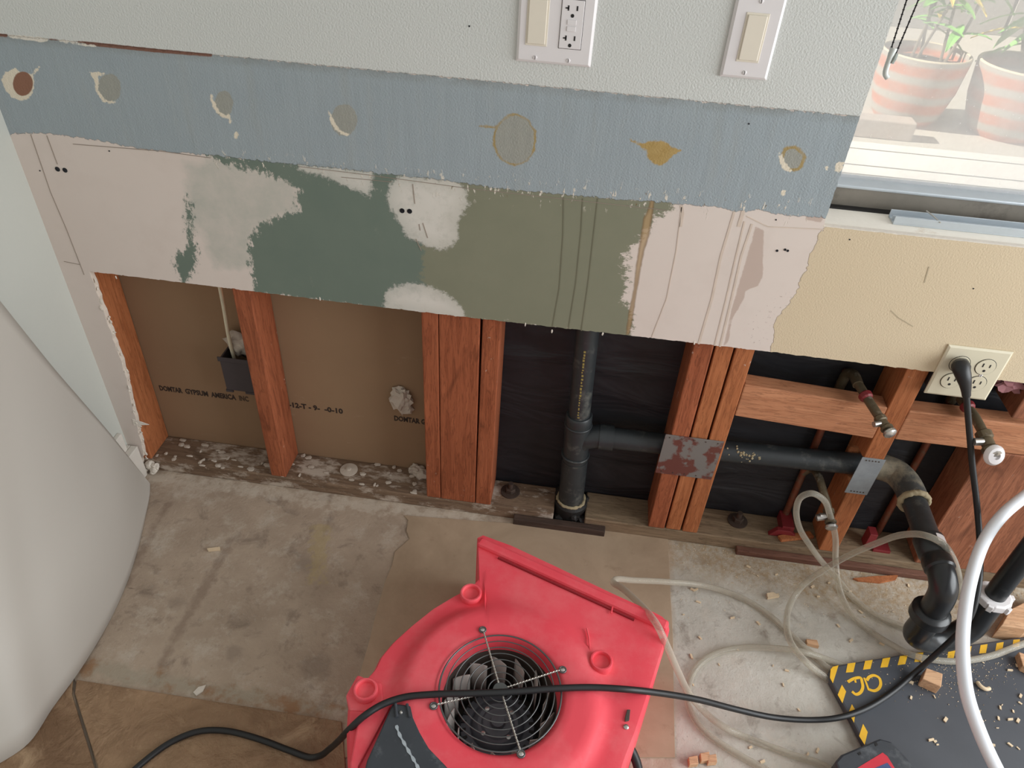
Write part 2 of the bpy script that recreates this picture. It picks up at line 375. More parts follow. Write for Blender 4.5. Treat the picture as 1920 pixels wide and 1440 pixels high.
P2 = V[:, [0, 2]]
blue_bottom = [(1545, 408), (1480, 404), (1450, 400), (1420, 392), (1400, 398), (1380, 396), (1350, 389), (1300, 384), (1250, 380), (1150, 373), (1050, 364), (960, 356), (925, 352), (870, 343), (800, 334), (735, 328), (700, 324), (640, 316), (560, 309), (480, 300), (400, 291), (330, 286), (260, 279), (210, 268), (150, 258), (90, 250), (25, 250), (18, 256), (-80, 245)]
pol = {
 'blue': [[(XL-.1, 1.04), (2.2, 1.04), (2.2, .874)] + wp(blue_bottom)],
 'top': [[(XL-.1, 1.0405), (2.2, 1.0405), (2.2, 2.7), (XL-.1, 2.7)]],
 'gr1': [wp([(388, 288), (480, 297), (560, 306), (700, 321), (800, 330), (803, 590), (720, 577), (600, 563), (500, 552), (480, 548), (474, 500), (470, 455), (485, 428), (520, 410), (561, 398), (562, 352), (530, 335), (480, 318), (420, 304)]),
         wp([(352, 372), (358, 372), (357, 400), (353, 430)]), wp([(330, 480), (350, 470), (362, 455), (368, 480), (360, 505), (345, 530), (330, 500)]), wp([(353, 430), (358, 430), (360, 470), (354, 470)])],
 'gr2': [wp([(800, 330), (1260, 380), (1225, 405), (1200, 440), (1165, 480), (1170, 545), (1160, 560), (1180, 590), (1178, 632), (1100, 622), (870, 595), (797, 585)])],
 'grey': [wp([(352, 310), (400, 300), (480, 316), (530, 334), (561, 350), (561, 398), (520, 410), (485, 428), (470, 455), (473, 500), (400, 500), (380, 440), (352, 420)])],
 'wht': [wp([(560, 308), (640, 314), (700, 322), (698, 350), (692, 368), (650, 350), (610, 332), (560, 318)]),
         wp([(750, 328), (800, 332), (850, 338), (872, 352), (879, 380), (868, 400), (856, 418), (859, 445), (848, 462), (832, 469), (800, 461), (764, 445), (750, 420), (735, 395), (726, 375), (730, 348)]),
         wp([(722, 548), (740, 536), (775, 531), (810, 538), (845, 556), (868, 578), (873, 600), (718, 580)])],
 'beige': [wp([(1560, 425), (1538, 432), (1530, 455), (1518, 480), (1510, 510), (1492, 550), (1475, 577), (1455, 595), (1452, 625), (1440, 670)]) + [(.40, .5), (2.2, .5), (2.2, .9), (.398, .9)]],
 'mauve': [wp([(1424, 428), (1432, 432), (1431, 465), (1430, 520), (1420, 537), (1398, 545), (1395, 560), (1386, 575), (1372, 600), (1366, 640), (1356, 650), (1372, 580), (1392, 510), (1410, 450), (1416, 425)]), wp([(1515, 398), (1545, 405), (1540, 418), (1510, 412)])],
 'spot': [wel(205, 165, 22, 27), wel(420, 195, 17, 25), wel(645, 225, 25, 30), wel(965, 262, 37, 45), wel(1486, 298, 17, 19)],
 'cream': [wp([(2, 150), (10, 136), (28, 127), (36, 134), (52, 138), (58, 139), (74, 123), (76, 126), (63, 142), (64, 160), (60, 178), (50, 186), (38, 189), (22, 183), (8, 165)]),
           wp([(168, 136), (182, 135), (196, 137), (201, 142), (184, 142), (185, 152), (184, 168), (192, 182), (202, 190), (218, 188), (219, 192), (206, 195), (194, 191), (181, 175), (177, 152)]),
           wp([(393, 174), (398, 178), (403, 193), (411, 209), (424, 217), (430, 213), (434, 219), (432, 223), (420, 222), (405, 211), (397, 196)]),
           wp([(614, 207), (619, 210), (627, 228), (636, 243), (654, 252), (652, 256), (636, 250), (622, 236)]),
           wp([(1460, 285), (1468, 290), (1472, 305), (1485, 318), (1484, 323), (1468, 318), (1461, 303)]), wp([(1465, 357), (1474, 357), (1470, 368), (1464, 367)]),
           wel(431, 228, 3, 4), wel(443, 253, 4, 7), wp([(1568, 302), (1583, 305), (1576, 325), (1565, 320)]), wel(1550, 315, 4, 4)],
 'holeb': [wel(43, 157, 19, 23)],
 'slot': [wp([(-60, 58), (15, 64), (15, 70), (-60, 64)]), wp([(92, 71), (108, 73), (108, 76), (92, 75)]), wp([(144, 76), (300, 92), (398, 101), (398, 107), (300, 99), (180, 87), (144, 80)])],
 'slotw': [wp([(15, 65), (60, 68), (90, 72), (92, 77), (70, 78), (35, 73), (15, 69)]), wp([(110, 73), (140, 78), (185, 86), (180, 88), (130, 82), (112, 78)])],
 'amber': [wp([(1182, 263), (1205, 269), (1217, 266), (1240, 262), (1254, 270), (1260, 277), (1278, 281), (1262, 292), (1252, 304), (1240, 311), (1227, 307), (1216, 296), (1212, 283)])],
 'ring': [wel(965, 262, 41, 49), wp([(932, 237), (897, 234), (897, 236), (930, 243)]), wel(1486, 297, 24, 25)],
 'fleck': [wp([(400, 285), (900, 330), (1560, 385), (1560, 420), (900, 372), (400, 312)])],
 'drip': [wp([(1230, 311), (1237, 311), (1226, 385), (1224, 400), (1218, 440), (1208, 470), (1199, 520), (1192, 560), (1186, 600), (1180, 628), (1173, 628), (1178, 590), (1188, 540), (1192, 500), (1200, 450), (1206, 410), (1216, 390)])],
 'speck': [wp([(1440, 560), (1478, 540), (1490, 560), (1450, 640), (1400, 650), (1395, 610)])],
}
set_attrs(wall, P2, pol)
def lay(nm, amp, sc, w=.0008, off=0, det=5, st=None, rough=.6):
    nz_ = t.math('MULTIPLY', t.math('SUBTRACT', t.noise(sc, det, rough, st), .5), amp)
    return t.rng(t.math('ADD', t.math('ADD', t.attr(nm), nz_), off), -w, w)
tc = t.n('ShaderNodeTexCoord'); t._co = tc.outputs['Object']
big = t.noise(2.2, 3); mid = t.noise(14, 5, .6)
c = t.mix(big, lin(214, 200, 190), lin(222, 212, 204))
c = t.mix(t.rng(t.noise(9, 6, .6), .5, .7, 0, .35), c, lin(206, 192, 182))
k = lay('grey', .06, 30, .012); c = t.mix(t.math('MULTIPLY', k, t.rng(t.noise(20, 8, .7), .34, .62, .5, 1)), c, lin(188, 186, 176))
g1 = lay('gr1', .085, 80, .003, .003, 9, (1, 1, .6), .78); c = t.mix(g1, c, t.mix(mid, lin(104, 118, 108), lin(116, 128, 116)))
g2 = lay('gr2', .10, 80, .003, .006, 9, (.6, 1, 1.1), .78); c = t.mix(g2, c, t.mix(mid, lin(124, 126, 106), lin(136, 136, 116)))
g = t.math('MAXIMUM', g1, g2); c = t.mix(t.math('MULTIPLY', g, t.rng(t.noise(28, 9, .75, (1, 1, .35)), .62, .80, 0, .4)), c, lin(164, 164, 148))
wt = lay('wht', .045, 90, .003, 0, 9, None, .78); wcov = t.rng(t.attr('wht'), 0, .03, .75, 1.0)
c = t.mix(t.math('MULTIPLY', wt, t.math('MULTIPLY', wcov, t.rng(t.noise(34, 9, .75), .3, .5, .72, 1))), c, t.mix(mid, lin(208, 204, 194), lin(220, 216, 208)))
be = lay('beige', .022, 60, .0007, 0, 7); c = t.mix(be, c, t.mix(big, lin(206, 188, 158), lin(212, 196, 168)))
ma = lay('mauve', .006, 70, .001); c = t.mix(t.math('MULTIPLY', ma, .85), c, lin(186, 166, 154))
sk = t.math('MULTIPLY', t.rng(t.attr('speck'), -.004, .01), t.rng(t.noise(170, 3, .6), .62, .68, 0, .6)); c = t.mix(sk, c, lin(140, 116, 110))
dr = lay('drip', .004, 60, .0015); c = t.mix(t.math('MULTIPLY', dr, .8), c, t.mix(t.rng(t.attr('drip'), 0, .0045), lin(120, 92, 58), lin(176, 148, 108)))
bl = lay('blue', .016, 110, .0007, 0, 8)
blc = t.mix(mid, lin(150, 161, 167), lin(160, 170, 174)); blc = t.mix(t.rng(t.noise(30, 6, .6, (1, 1, .12)), .55, .8, 0, .3), blc, lin(160, 160, 150))
c = t.mix(bl, c, blc)
fl = t.math('MULTIPLY', t.rng(t.attr('fleck'), -.012, .012), t.rng(t.noise(105, 4, .65, (1, 1, .45)), .60, .63)); c = t.mix(fl, c, lin(222, 214, 200))
fd = t.math('MULTIPLY', t.rng(t.attr('fleck'), -.004, .01), t.rng(t.noise(90, 5, .7, (1, 1, .5)), .36, .33)); c = t.mix(fd, c, lin(120, 104, 80))
tb_ = t.math('MULTIPLY', t.rng(t.attr('top'), -.016, -.001), t.rng(t.noise(18, 7, .7, (1, 1, 2)), .36, .6, .1, .75)); c = t.mix(t.math('MULTIPLY', tb_, bl), c, lin(134, 138, 134))  # edge shadow and grime painted grey into the blue under the top coat
cr0 = lay('ring', .012, 80, .0012); c = t.mix(t.math('MULTIPLY', cr0, t.rng(t.noise(30, 4), .3, .55, .55, 1)), c, lin(162, 142, 96))
c = t.mix(lay('spot', .009, 80), c, t.mix(t.noise(70, 6, .7), lin(146, 148, 142), lin(164, 164, 154)))
c = t.mix(lay('amber', .014, 80, .0012), c, t.mix(t.noise(60, 5), lin(156, 126, 66), lin(188, 164, 112)))
c = t.mix(lay('cream', .009, 140), c, lin(224, 214, 194))
c = t.mix(lay('holeb', .002, 80), c, lin(140, 100, 80))
tp = lay('top', .007, 120, .0006); c = t.mix(tp, c, t.mix(big, lin(203, 206, 202), lin(210, 212, 208)))
c = t.mix(lay('slot', .002, 80, .0006), c, lin(124, 88, 74)); c = t.mix(lay('slotw', .008, 100, .0006), c, lin(222, 216, 204))
# raw board on cut edges
gm = t.n('ShaderNodeNewGeometry'); sx = t.n('ShaderNodeSeparateXYZ'); t.put(sx.inputs[0], gm.outputs['Normal'])
edge = t.rng(t.math('ABSOLUTE', sx.outputs[1]), .5, .4); c = t.mix(edge, c, lin(216, 204, 190))
peel = t.noise(330, 4, .5); tex = t.math('MAXIMUM', t.math('MAXIMUM', tp, t.math('MULTIPLY', be, .6)), t.math('MULTIPLY', bl, .8))
drips = t.math('MULTIPLY', t.noise(42, 4, .55, (1, 1, .10)), t.math('MULTIPLY', bl, 1.0))
h = t.math('ADD', t.math('MULTIPLY', peel, t.math('MULTIPLY', tex, .9)), t.math('MULTIPLY', tp, 1.3))
h = t.math('ADD', h, t.math('MULTIPLY', bl, .5)); h = t.math('ADD', h, t.math('MULTIPLY', be, .6)); h = t.math('ADD', h, t.math('MULTIPLY', drips, .9)); h = t.math('ADD', h, t.math('MULTIPLY', wt, .3)); h = t.math('ADD', h, t.math('MULTIPLY', fl, .8))
t.bump(h, .7, .0020)
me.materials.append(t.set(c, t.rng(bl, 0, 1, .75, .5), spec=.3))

# ------------------------------------------------------------------ floor slab
fx = lines((-1.06, 1.3, .008), (1.3, 2.4, .1)); fy = lines((-3.2, -.85, .12), (-.85, .0, .008), (0, .11, .02))
X, Y = np.meshgrid(fx, fy, indexing='ij'); n0 = X.size; V = np.zeros((n0, 3)); V[:, 0] = X.ravel(); V[:, 1] = Y.ravel()
ny = len(fy); F = [(i*ny+j, (i+1)*ny+j, (i+1)*ny+j+1, i*ny+j+1) for i in range(len(fx)-1) for j in range(ny-1)]
b = [(-1.06, -3.2), (2.4, -3.2), (2.4, .11), (-1.06, .11)]; V = np.vstack([V, [(x, y, -.06) for x, y in b]]); F.append((n0+3, n0+2, n0+1, n0))
cn = [0, (len(fx)-1)*ny, (len(fx)-1)*ny+ny-1, ny-1]
me = bpy.data.meshes.new('floor'); me.from_pydata(V.tolist(), [], F); me.update()
floor = bpy.data.objects.new('floor', me); COL.objects.link(floor); WL[floor] = Vector((0, 0, 0)); tag(floor, 'bare stained concrete slab floor', kind='structure')
set_attrs(floor, V[:, :2], {
 'streak': [gp([(312, 940), (322, 945), (290, 1000), (240, 1100), (232, 1100), (262, 1030)]), gp([(428, 1008), (442, 1010), (420, 1050), (390, 1110), (350, 1170), (305, 1250), (296, 1250), (330, 1180), (370, 1110), (405, 1050)])],
 'band': [gp([(150, 1230), (300, 1262), (480, 1295), (640, 1325), (640, 1352), (400, 1310), (150, 1266)])],
 'disc': [gel(440, 1224, 18, 14), gel(595, 1250, 30, 22), gel(575, 1060, 26, 14), gel(330, 1130, 16, 10)],
 'yel': [gp([(585, 985), (615, 985), (612, 1040), (605, 1095), (602, 1060), (590, 1090), (578, 1090), (585, 1040)])],
 'dust': [gp([(270, 880), (520, 915), (900, 965), (920, 985), (640, 955), (280, 905)])],
 'saw': [gp([(1250, 985), (1960, 1090), (1960, 1200), (1780, 1190), (1600, 1150), (1400, 1100), (1250, 1060)])],
 'right': [gp([(1258, 900), (1262, 1200), (1270, 1500), (2100, 1500), (2200, 1000)])],
 'crack': [gp([(238, 1101), (290, 1104), (310, 1107), (310, 1108), (290, 1106), (238, 1103)])]})
t = NT('concrete'); tc = t.n('ShaderNodeTexCoord'); t._co = tc.outputs['Object']
def lay(nm, amp, sc, w=.0008, off=0, det=5, st=None, rough=.6):
    nz_ = t.math('MULTIPLY', t.math('SUBTRACT', t.noise(sc, det, rough, st), .5), amp)
    return t.rng(t.math('ADD', t.math('ADD', t.attr(nm), nz_), off), -w, w)
c = t.mix(t.rng(t.noise(5, 8, .65), .3, .7), lin(160, 142, 124), lin(192, 174, 155))
c = t.mix(lay('right', .05, 8, .01), c, t.mix(t.rng(t.noise(6, 9, .7), .3, .7), lin(180, 174, 162), lin(212, 208, 198)))
c = t.mix(t.rng(t.noise(13, 9, .75), .52, .66, 0, .6), c, lin(206, 196, 182))
c = t.mix(t.rng(t.noise(17, 8, .7, None, .5), .54, .68, 0, .6), c, lin(124, 110, 98))
c = t.mix(t.rng(t.noise(130, 4, .7), .63, .72, 0, .55), c, lin(104, 94, 84))
c = t.mix(t.math('MULTIPLY', lay('streak', .05, 40, .006, 0, 8), .45), c, lin(118, 98, 84))
c = t.mix(t.math('MULTIPLY', lay('band', .08, 24, .008, 0, 8), .7), c, t.mix(t.rng(t.noise(12, 6, .7), .5, .64), lin(168, 158, 140), lin(150, 106, 66)))
c = t.mix(t.math('MULTIPLY', lay('disc', .06, 40, .008, 0, 8), .38), c, lin(120, 108, 98))
c = t.mix(t.math('MULTIPLY', lay('yel', .08, 60, .008, 0, 8), .4), c, lin(186, 166, 112))
c = t.mix(t.math('MULTIPLY', lay('dust', .12, 40, .01, -.004, 9), .65), c, lin(204, 192, 176))
c = t.mix(t.math('MULTIPLY', lay('saw', .10, 14, .04, 0, 8), t.rng(t.noise(70, 6, .7), .32, .62, .2, .9)), c, lin(164, 140, 108))
c = t.mix(lay('crack', .001, 50), c, lin(84, 72, 62))
t.bump(t.math('ADD', t.noise(60, 8, .7), t.math('MULTIPLY', t.noise(9, 5), .8)), .6, .005)
me.materials.append(t.set(c, .82, spec=.25))

# stone-look tiles still in place, and the thin sheet between wall and fan
t = NT('stone_tile'); c = t.mix(t.rng(t.noise(6, 8, .65, None, .6), .34, .68), lin(124, 96, 72), lin(168, 138, 108)); c = t.mix(t.rng(t.noise(11, 8, .7, None, 1), .56, .7, 0, .6), c, lin(192, 164, 132))
t.bump(t.math('ADD', t.noise(16, 6, .6, None, 1), t.math('MULTIPLY', t.noise(60, 6, .6), .4)), .9, .010); M['tile'] = t.set(c, .6, spec=.35)
t = NT('old_sheet'); c = t.mix(t.rng(t.noise(4, 8, .65, None, .4), .32, .7), lin(158, 137, 114), lin(186, 164, 139)); c = t.mix(t.rng(t.noise(24, 8, .7), .6, .74, 0, .4), c, lin(120, 98, 76)); t.bump(t.noise(50, 7, .7), .25, .003); M['old_sheet'] = t.set(c, .7, spec=.3)
def gz(pts, z): return [G(x, y, z) for x, y in pts]
TZ = .006
def flat(pts, z0, z1): return MB().prism([(p.x, p.y, z0) for p in pts], (0, 0, z1-z0))
tl = gz([(143, 1274), (640, 1352), (648, 1440), (660, 1700), (330, 1700), (184, 1440), (140, 1300)], TZ)
mk('tile', flat(tl, 0, TZ), M['tile'], floor, bevel=.0015)
tl = gz([(136, 1273), (134, 1300), (177, 1440), (310, 1700), (-500, 1700), (-500, 1180), (100, 1267)], TZ)
tl = [Vector((max(p.x, -1.045), p.y, 0)) for p in tl]
mk('tile', flat(tl, 0, TZ), M['tile'], floor, bevel=.0015)
grout = gz([(140, 1273), (180, 1440), (320, 1700), (305, 1700), (172, 1440), (134, 1280)], .002)
mk('grout', flat(grout, 0, .002), plain('grout', (116, 104, 92), .9), floor)
sh = [(757, 966), (765, 975), (762, 995), (768, 1010), (740, 1035), (735, 1060), (722, 1090), (705, 1150), (690, 1210), (675, 1262), (640, 1420), (1266, 1420), (1264, 1330), (1262, 1200), (1256, 1090), (1252, 1003)]
mk('floor_sheet', flat(gz(sh, .0025), 0, .0025), M['old_sheet'], floor, bevel=.0006)

# ------------------------------------------------------------------ left wall, its baseboard, the cavity behind
mk('wall_left', MB().box(XL-.1, XL, -3.2, THK, 0, 2.6), M['left_wall'], kind='structure', label='pale grey-green painted side wall')
bbd = mk('baseboard_left', MB().box(XL, XL+.012, -3.0, -.018, 0, .150), M['trim'], bevel=.002, kind='structure', label='white baseboard along the side wall')
mk('trim_1', MB().box(XL+.0122, XL+.03, -3.0, -.004, 0, .098).box(XL+.0002, XL+.012, -.0175, -.004, 0, .098), M['trim'], bevel=.002, kind='structure', label='lower white trim strip against the baseboard')

YB = THK+.0889
gb = mk('gypsum_board', MB().box(XL, -.155, YB, YB+.0127, .0, .75), M['gyp_back'], label='brown paper back of gypsum board behind the open left stud bays', cat='drywall')
def text(s, loc, size, mat, parent, name='lettering', rot=(math.pi/2, 0, 0), width=None, ext=.0002):
    cu = bpy.data.curves.new(name, 'FONT'); cu.body = s; cu.size = size; cu.extrude = ext; cu.resolution_u = 2; cu.offset = .0008
    ob = bpy.data.objects.new(name, cu); COL.objects.link(ob); bpy.context.view_layer.update()
    me = bpy.data.meshes.new_from_object(ob.evaluated_get(bpy.context.evaluated_depsgraph_get())); bpy.data.objects.remove(ob)
    wd = max(v.co.x for v in me.vertices)-min(v.co.x for v in me.vertices); sx = width/wd if width else 1
    Mx = Matrix.Translation(loc) @ Matrix.Rotation(rot[2], 4, 'Z') @ Matrix.Rotation(rot[0], 4, 'X')
    Mx = Mx @ Matrix.Diagonal((sx, 1, 1, 1)); b = MB(); b.add([Mx @ v.co for v in me.vertices], [tuple(p.vertices) for p in me.polygons]); bpy.data.meshes.remove(me)
    return mk(name, b, mat, parent)
yt = YB-.0004
for body, x0_, x1_, py_, ik in (('DOMTAR', 301, 342, 735, 'ink'), ('GYPSUM', 349, 390, 740, 'ink'), ('AMERICA', 398, 443, 747, 'ink'), ('INC', 449, 466, 751, 'ink_faint'), ('-12-T -', 542, 583, 763, 'ink'), ('9-', 588, 600, 768, 'ink'), ('-0-10', 609, 643, 772, 'ink'), ('DOMTAR G', 739, 797, 789, 'ink')):
    xa, xb = W(x0_, py_, yt).x, W(x1_, py_, yt).x
    text(body, (xa, yt, .195), .0215, M[ik], gb, width=xb-xa)
def paper(name, x0, x1, label, z1=.75):
    b = MB(); nx, nz = 30, 40
    V = [(x0+(x1-x0)*i/nx, YB+.003-.006*(noise.noise((x0*9+i*.12, j*.34, 1))+.3), .0+z1*j/nz) for i in range(nx+1) for j in range(nz+1)]
    b.add(V, [(i*(nz+1)+j, (i+1)*(nz+1)+j, (i+1)*(nz+1)+j+1, i*(nz+1)+j+1) for i in range(nx) for j in range(nz)])
    return mk(name, b, M['paper'], smooth=180, label=label, cat='building paper', solid=.001)
paper('building_paper', -.158, .30, 'wrinkled black building paper behind the upright black vent pipe')
paper('building_paper', .302, 1.8, 'black building paper behind the copper water pipes')

# ------------------------------------------------------------------ framing
def stud(x0, x1, mat, label, z0=.038, z1=.72, dx=0.0, y0=THK+.0003, y1=YB-.001):
    b = MB().box(x0, x1, y0, y1, z0, z1); b.V = [(x+dx*(.6-z), y, z) for x, y, z in b.V]
    return mk('wall_stud', b, mat, bevel=.0025, label=label, cat='stud')
stud(XL+.003, -.999, M['wood_or'], 'orange-brown wooden stud in the left corner beside the drywall strip', dx=-.012)
stud(-.6925, -.6545, M['wood_red'], 'single reddish wall stud next to the dark electrical box', dx=-.004)
stud(-.3010, -.2665, M['wood_red'], 'narrow left stud of the red-brown post beside the vent pipe')
stud(-.2655, -.1815, M['wood_red'], 'broad middle board of the red-brown post beside the vent pipe', y1=.052)
stud(-.1765, -.1395, M['wood_red'], 'narrow right stud of the red-brown post, nearest the vent pipe', dx=-.006)
stud(.2390, .2775, M['wood_red'], 'left one of the three studs behind the painted metal plate', dx=.002)
stud(.2815, .3160, M['wood_or'], 'middle one of the three studs behind the painted metal plate', dx=.002, y0=THK+.002)
stud(.3200, .3556, M['wood_or'], 'right one of the three studs behind the painted metal plate', dx=.002)
# notched stud with the galvanised plate: profile in the y-z plane
y0, y1 = THK+.0003, YB-.001
pf = [(y0, .038), (y0, .252), (y0+.012, .256)] + [(.057+.033*math.sin(math.pi*k/10), .257+.078*k/10) for k in range(11)] + [(y0+.012, .338), (y0, .343), (y0, .72), (y1+.0, .72), (y1, .038)]
mk('wall_stud', MB().prism([(.642, a, z) for a, z in pf], (.041, 0, 0)), M['wood_or'], bevel=.002, label='notched orange stud bridged by the bare galvanised plate', cat='stud')
stud(.872, .911, M['wood_post'], 'stub of wall stud just right of the ivory four-outlet plate', z0=.494)
mk('wall_post', MB().box(.862, 1.16, THK+.0003, YB-.001, .0385, .402), M['wood_post'], bevel=.003, label='broad knotty brown post board under the block at the right', cat='post')
def block(x0, x1, za, zb, h, label):
    b = MB(); y0, y1 = THK+.0004, THK+.039
    b.add([(x0, y0, za), (x1, y0, zb), (x1, y1, zb), (x0, y1, za), (x0, y0, za+h), (x1, y0, zb+h), (x1, y1, zb+h), (x0, y1, za+h)], [(3,2,1,0), (4,5,6,7), (0,1,5,4), (1,2,6,5), (2,3,7,6), (3,0,4,7)])
    return mk('blocking_board', b, M['wood_x'], bevel=.0025, label=label, cat='block')
block(.3565, .6415, .413, .398, .084, 'short fir blocking board between the three studs and the notched stud')
block(.6836, 1.2, .4035, .404, .0775, 'fir blocking board under the ivory outlet plate, right of the notched stud')
mk('sill_plate', MB().box(XL+.003, .012, THK+.0003, YB-.0005, 0, .0375), M['plate_plaster'], bevel=.003, label='plaster-crusted wooden sill plate under the left stud bays', cat='sill plate')
mk('sill_plate', MB().box(.088, 1.4, THK+.0003, YB-.0005, 0, .0375), M['plate_wood'], bevel=.003, label='weathered wooden sill plate right of the vent pipe', cat='sill plate')
b = MB(); a = G(965, 962, .02); mk('tack_strip', MB().box(-.083, .140, -.006, THK, .0, .021), M['strip_dark'], bevel=.002, label='short black strip lying in front of the vent pipe foot', cat='strip')
mk('tack_strip', MB().box(.455, .935, -.004, THK, .0, .016), M['strip_brown'], bevel=.002, label='long brown strip along the sill plate below the copper pipes', cat='strip')
def bolt(x, y, label):
    o = empty('anchor_bolt', (x, y, .0375), label, 'bolt')
    mk('washer', MB().lathe([(.024, 0), (.024, .003), (.010, .0032)], (x, y, .0376)), M['steel_dark'], o)
    mk('nut', MB().lathe([(.0135, 0), (.0135, .011), (.008, .0115)], (x, y, .041), n=6), M['steel_dark'], o, bevel=.001)
    mk('threaded_end', MB().tube([(x, y, .04), (x, y, .068)], .0065), M['steel_dark'], o, smooth=40)
bolt(-.101, .066, 'rusty anchor bolt in the sill plate left of the vent pipe')
bolt(.458, .070, 'rusty anchor bolt in the sill plate right of the three studs')
mk('washer', MB().lathe([(.022, 0), (.022, .0025), (.015, .004), (.007, .0045), (.006, .008), (0, .0085)], (-.513, .066, .0375)), M['plaster'], smooth=40, label='plaster-covered round washer on the left sill plate', cat='washer')
def plate(pts, y, th, mat, label, par=None):
    o = empty('nail_plate', (pts[0][0], y, pts[0][1]), label, 'metal plate'); mk('plate', MB().prism([(x, y, z) for x, z in pts], (0, -th, 0)), mat, o, bevel=.0004)
    xs_ = [p[0] for p in pts]; zs_ = [p[1] for p in pts]
    b = MB()
    for z in (min(zs_)+.007, max(zs_)-.007):
        for k in range(5):
            x = min(xs_)+.012+(max(xs_)-min(xs_)-.024)*k/4; b.lathe([(.0017, 0), (.0017, .0006), (0, .0008)], (x, y-th, z), (0, -1, 0), 8)
    mk('nail_heads', b, M['steel_dark'], o, kind='stuff'); return o
plate([(.2255, .223), (.350, .223), (.352, .340), (.2275, .340)], THK-.0002, .0016, M['plate_paint'], 'paint-flaked metal plate nailed across the three studs')
plate([(.636, .238), (.684, .238), (.686, .346), (.638, .346)], THK-.0002, .0016, M['galv'], 'bare galvanised metal plate on the notched stud')

# ------------------------------------------------------------------ electrical box, plaster lumps
bx0 = W(425, 660, .07); o = empty('electrical_box', (-.735, .075, .268), 'dark plastic electrical box hanging left of the single stud', 'electrical box')
mk('box', MB().box(-.780, -.700, .050, .054, .272, .364).box(-.780, -.776, .054, .100, .272, .364).box(-.704, -.700, .054, .100, .272, .364).box(-.776, -.704, .054, .100, .272, .276).box(-.784, -.696, .048, .051, .356, .368), M['box_grey'], o, bevel=.0008)
for xa, xb in ((-.782, -.765), (-.735, -.700)): mk('tab', MB().box(xa, xb, .0495, .0535, .266, .272), M['box_grey'], o)
mk('cable', MB().tube(spline([(-.742, .058, .60), (-.745, .057, .50), (-.752, .062, .42), (-.757, .072, .36), (-.755, .078, .30)]), .0042), M['cable'], o, smooth=60)
mk('stuffing', MB().lump((-.745, .082, .385), (.026, .012, .034), 5, 3, .5, 2), M['plaster'], o, smooth=180)
c0 = W(752, 752, .09); mk('plaster_lump', MB().lump((c0.x, .094, c0.z), (.026, .013, .036), 2, 3, .55, 2.2).lump((c0.x+.008, .096, c0.z-.03), (.02, .009, .014), 9, 2, .5, 2), M['plaster'], label='ragged white plaster lump squeezed through the brown board', cat='plaster')
c0 = W(782, 868, .095); mk('plaster_lump', MB().lump((c0.x, .088, .046), (.022, .013, .014), 4, 3, .5, 2).lump((c0.x+.018, .078, .045), (.018, .016, .012), 6, 2, .5, 2), M['plaster'], label='small plaster lump on the sill plate beside the red-brown post', cat='plaster')
b = MB()
for k in range(60):
    x = random.uniform(-1.0, -.32); b.lump((x, random.uniform(.015, .1), .0385), (random.uniform(.003, .012), random.uniform(.003, .008), random.uniform(.001, .003)), k, 1, .4)
mk('plaster_crumbs', b, M['plaster'], label='plaster crumbs scattered on the left sill plate', cat='debris', kind='stuff')

# ------------------------------------------------------------------ drain: vent stack, arm, wall elbow
PX, PY = .036, .057
dp = empty('drain_pipe', (PX+.014, PY, 0), 'black plastic vent pipe with side arm running through the studs', 'pipe')
lean = lambda z: PX+.012-.034*(z-.1)
def pl(z): return Vector((lean(z), PY, z))
mk('vent_pipe', MB().tube([pl(.30), pl(.72)], .0242, 28), M['abs'], dp, smooth=40)
mk('coupling', MB().lathe([(.0285, 0), (.0300, .004), (.0300, .026), (.0275, .030)], pl(.298), (-.034, 0, 1), 28), M['abs'], dp, smooth=40)
te = mk('sanitary_tee', MB().tube([pl(.175), pl(.30)], .0295, 28).tube(spline([pl(.235)+Vector((.0, 0, .0)), pl(.252)+Vector((.022, 0, .008)), Vector((.090, PY, .268)), Vector((.118, PY, .269))], 6), [.026]*6+[.027]*6+[.0275]*7, 24), M['abs'], dp, smooth=40)
mk('hub_band', MB().ring(pl(.298), (0, 0, 1), .029, .0032, 40, 8), M['abs'], te, smooth=180)
mk('hub_band', MB().ring(pl(.205), (0, 0, 1), .030, .0034, 40, 8), M['abs'], te, smooth=180)
mk('lower_pipe', MB().tube([pl(.03), pl(.19)], .0305, 28), M['abs'], dp, smooth=40)
mk('base_hub', MB().lathe([(.040, 0), (.040, .045), (.034, .052)], pl(.0), (0, 0, 1), 28), M['tar'], dp, smooth=40)
mk('cement_ring', MB().ring(pl(.054), (0, 0, 1), .0325, .0035, 64, 10).rough(.003, 150), M['cement_band'], dp, smooth=180)
b = MB()
for k in range(26):
    a = random.uniform(0, 6.28); rr = random.uniform(.034, .046); b.lump((lean(0)+rr*math.cos(a)*.85, PY+max(-.034, min(.026, rr*math.sin(a))), random.uniform(.006, .050)), random.uniform(.006, .013), k, 2, .5, 2)
mk('tar_seal', b, M['tar'], dp)
b = MB(); z = .335
while z < .52:
    dz = random.uniform(.003, .007); r = .0244; a0 = -1.72+random.uniform(-.02, .02); a1 = a0+random.uniform(.10, .2)
    b.add([(lean(zz)+r*math.cos(a), PY+r*math.sin(a), zz) for zz, a in ((z, a0), (z, a1), (z+dz, a1), (z+dz, a0))], [(0, 1, 2, 3)]); z += dz+random.uniform(.0015, .005)
mk('printed_marking', b, M['pipe_print'], dp)
AZ = .272
mk('arm_pipe', MB().tube([(.088, PY, .268), (.35, PY, AZ), (.700, PY, .286)], .0242, 28), M['abs'], dp, smooth=40)
mk('arm_hub', MB().tube([(.092, PY, .268), (.124, PY, .2688)], .0292, 28), M['abs'], dp, smooth=40)
b = MB()
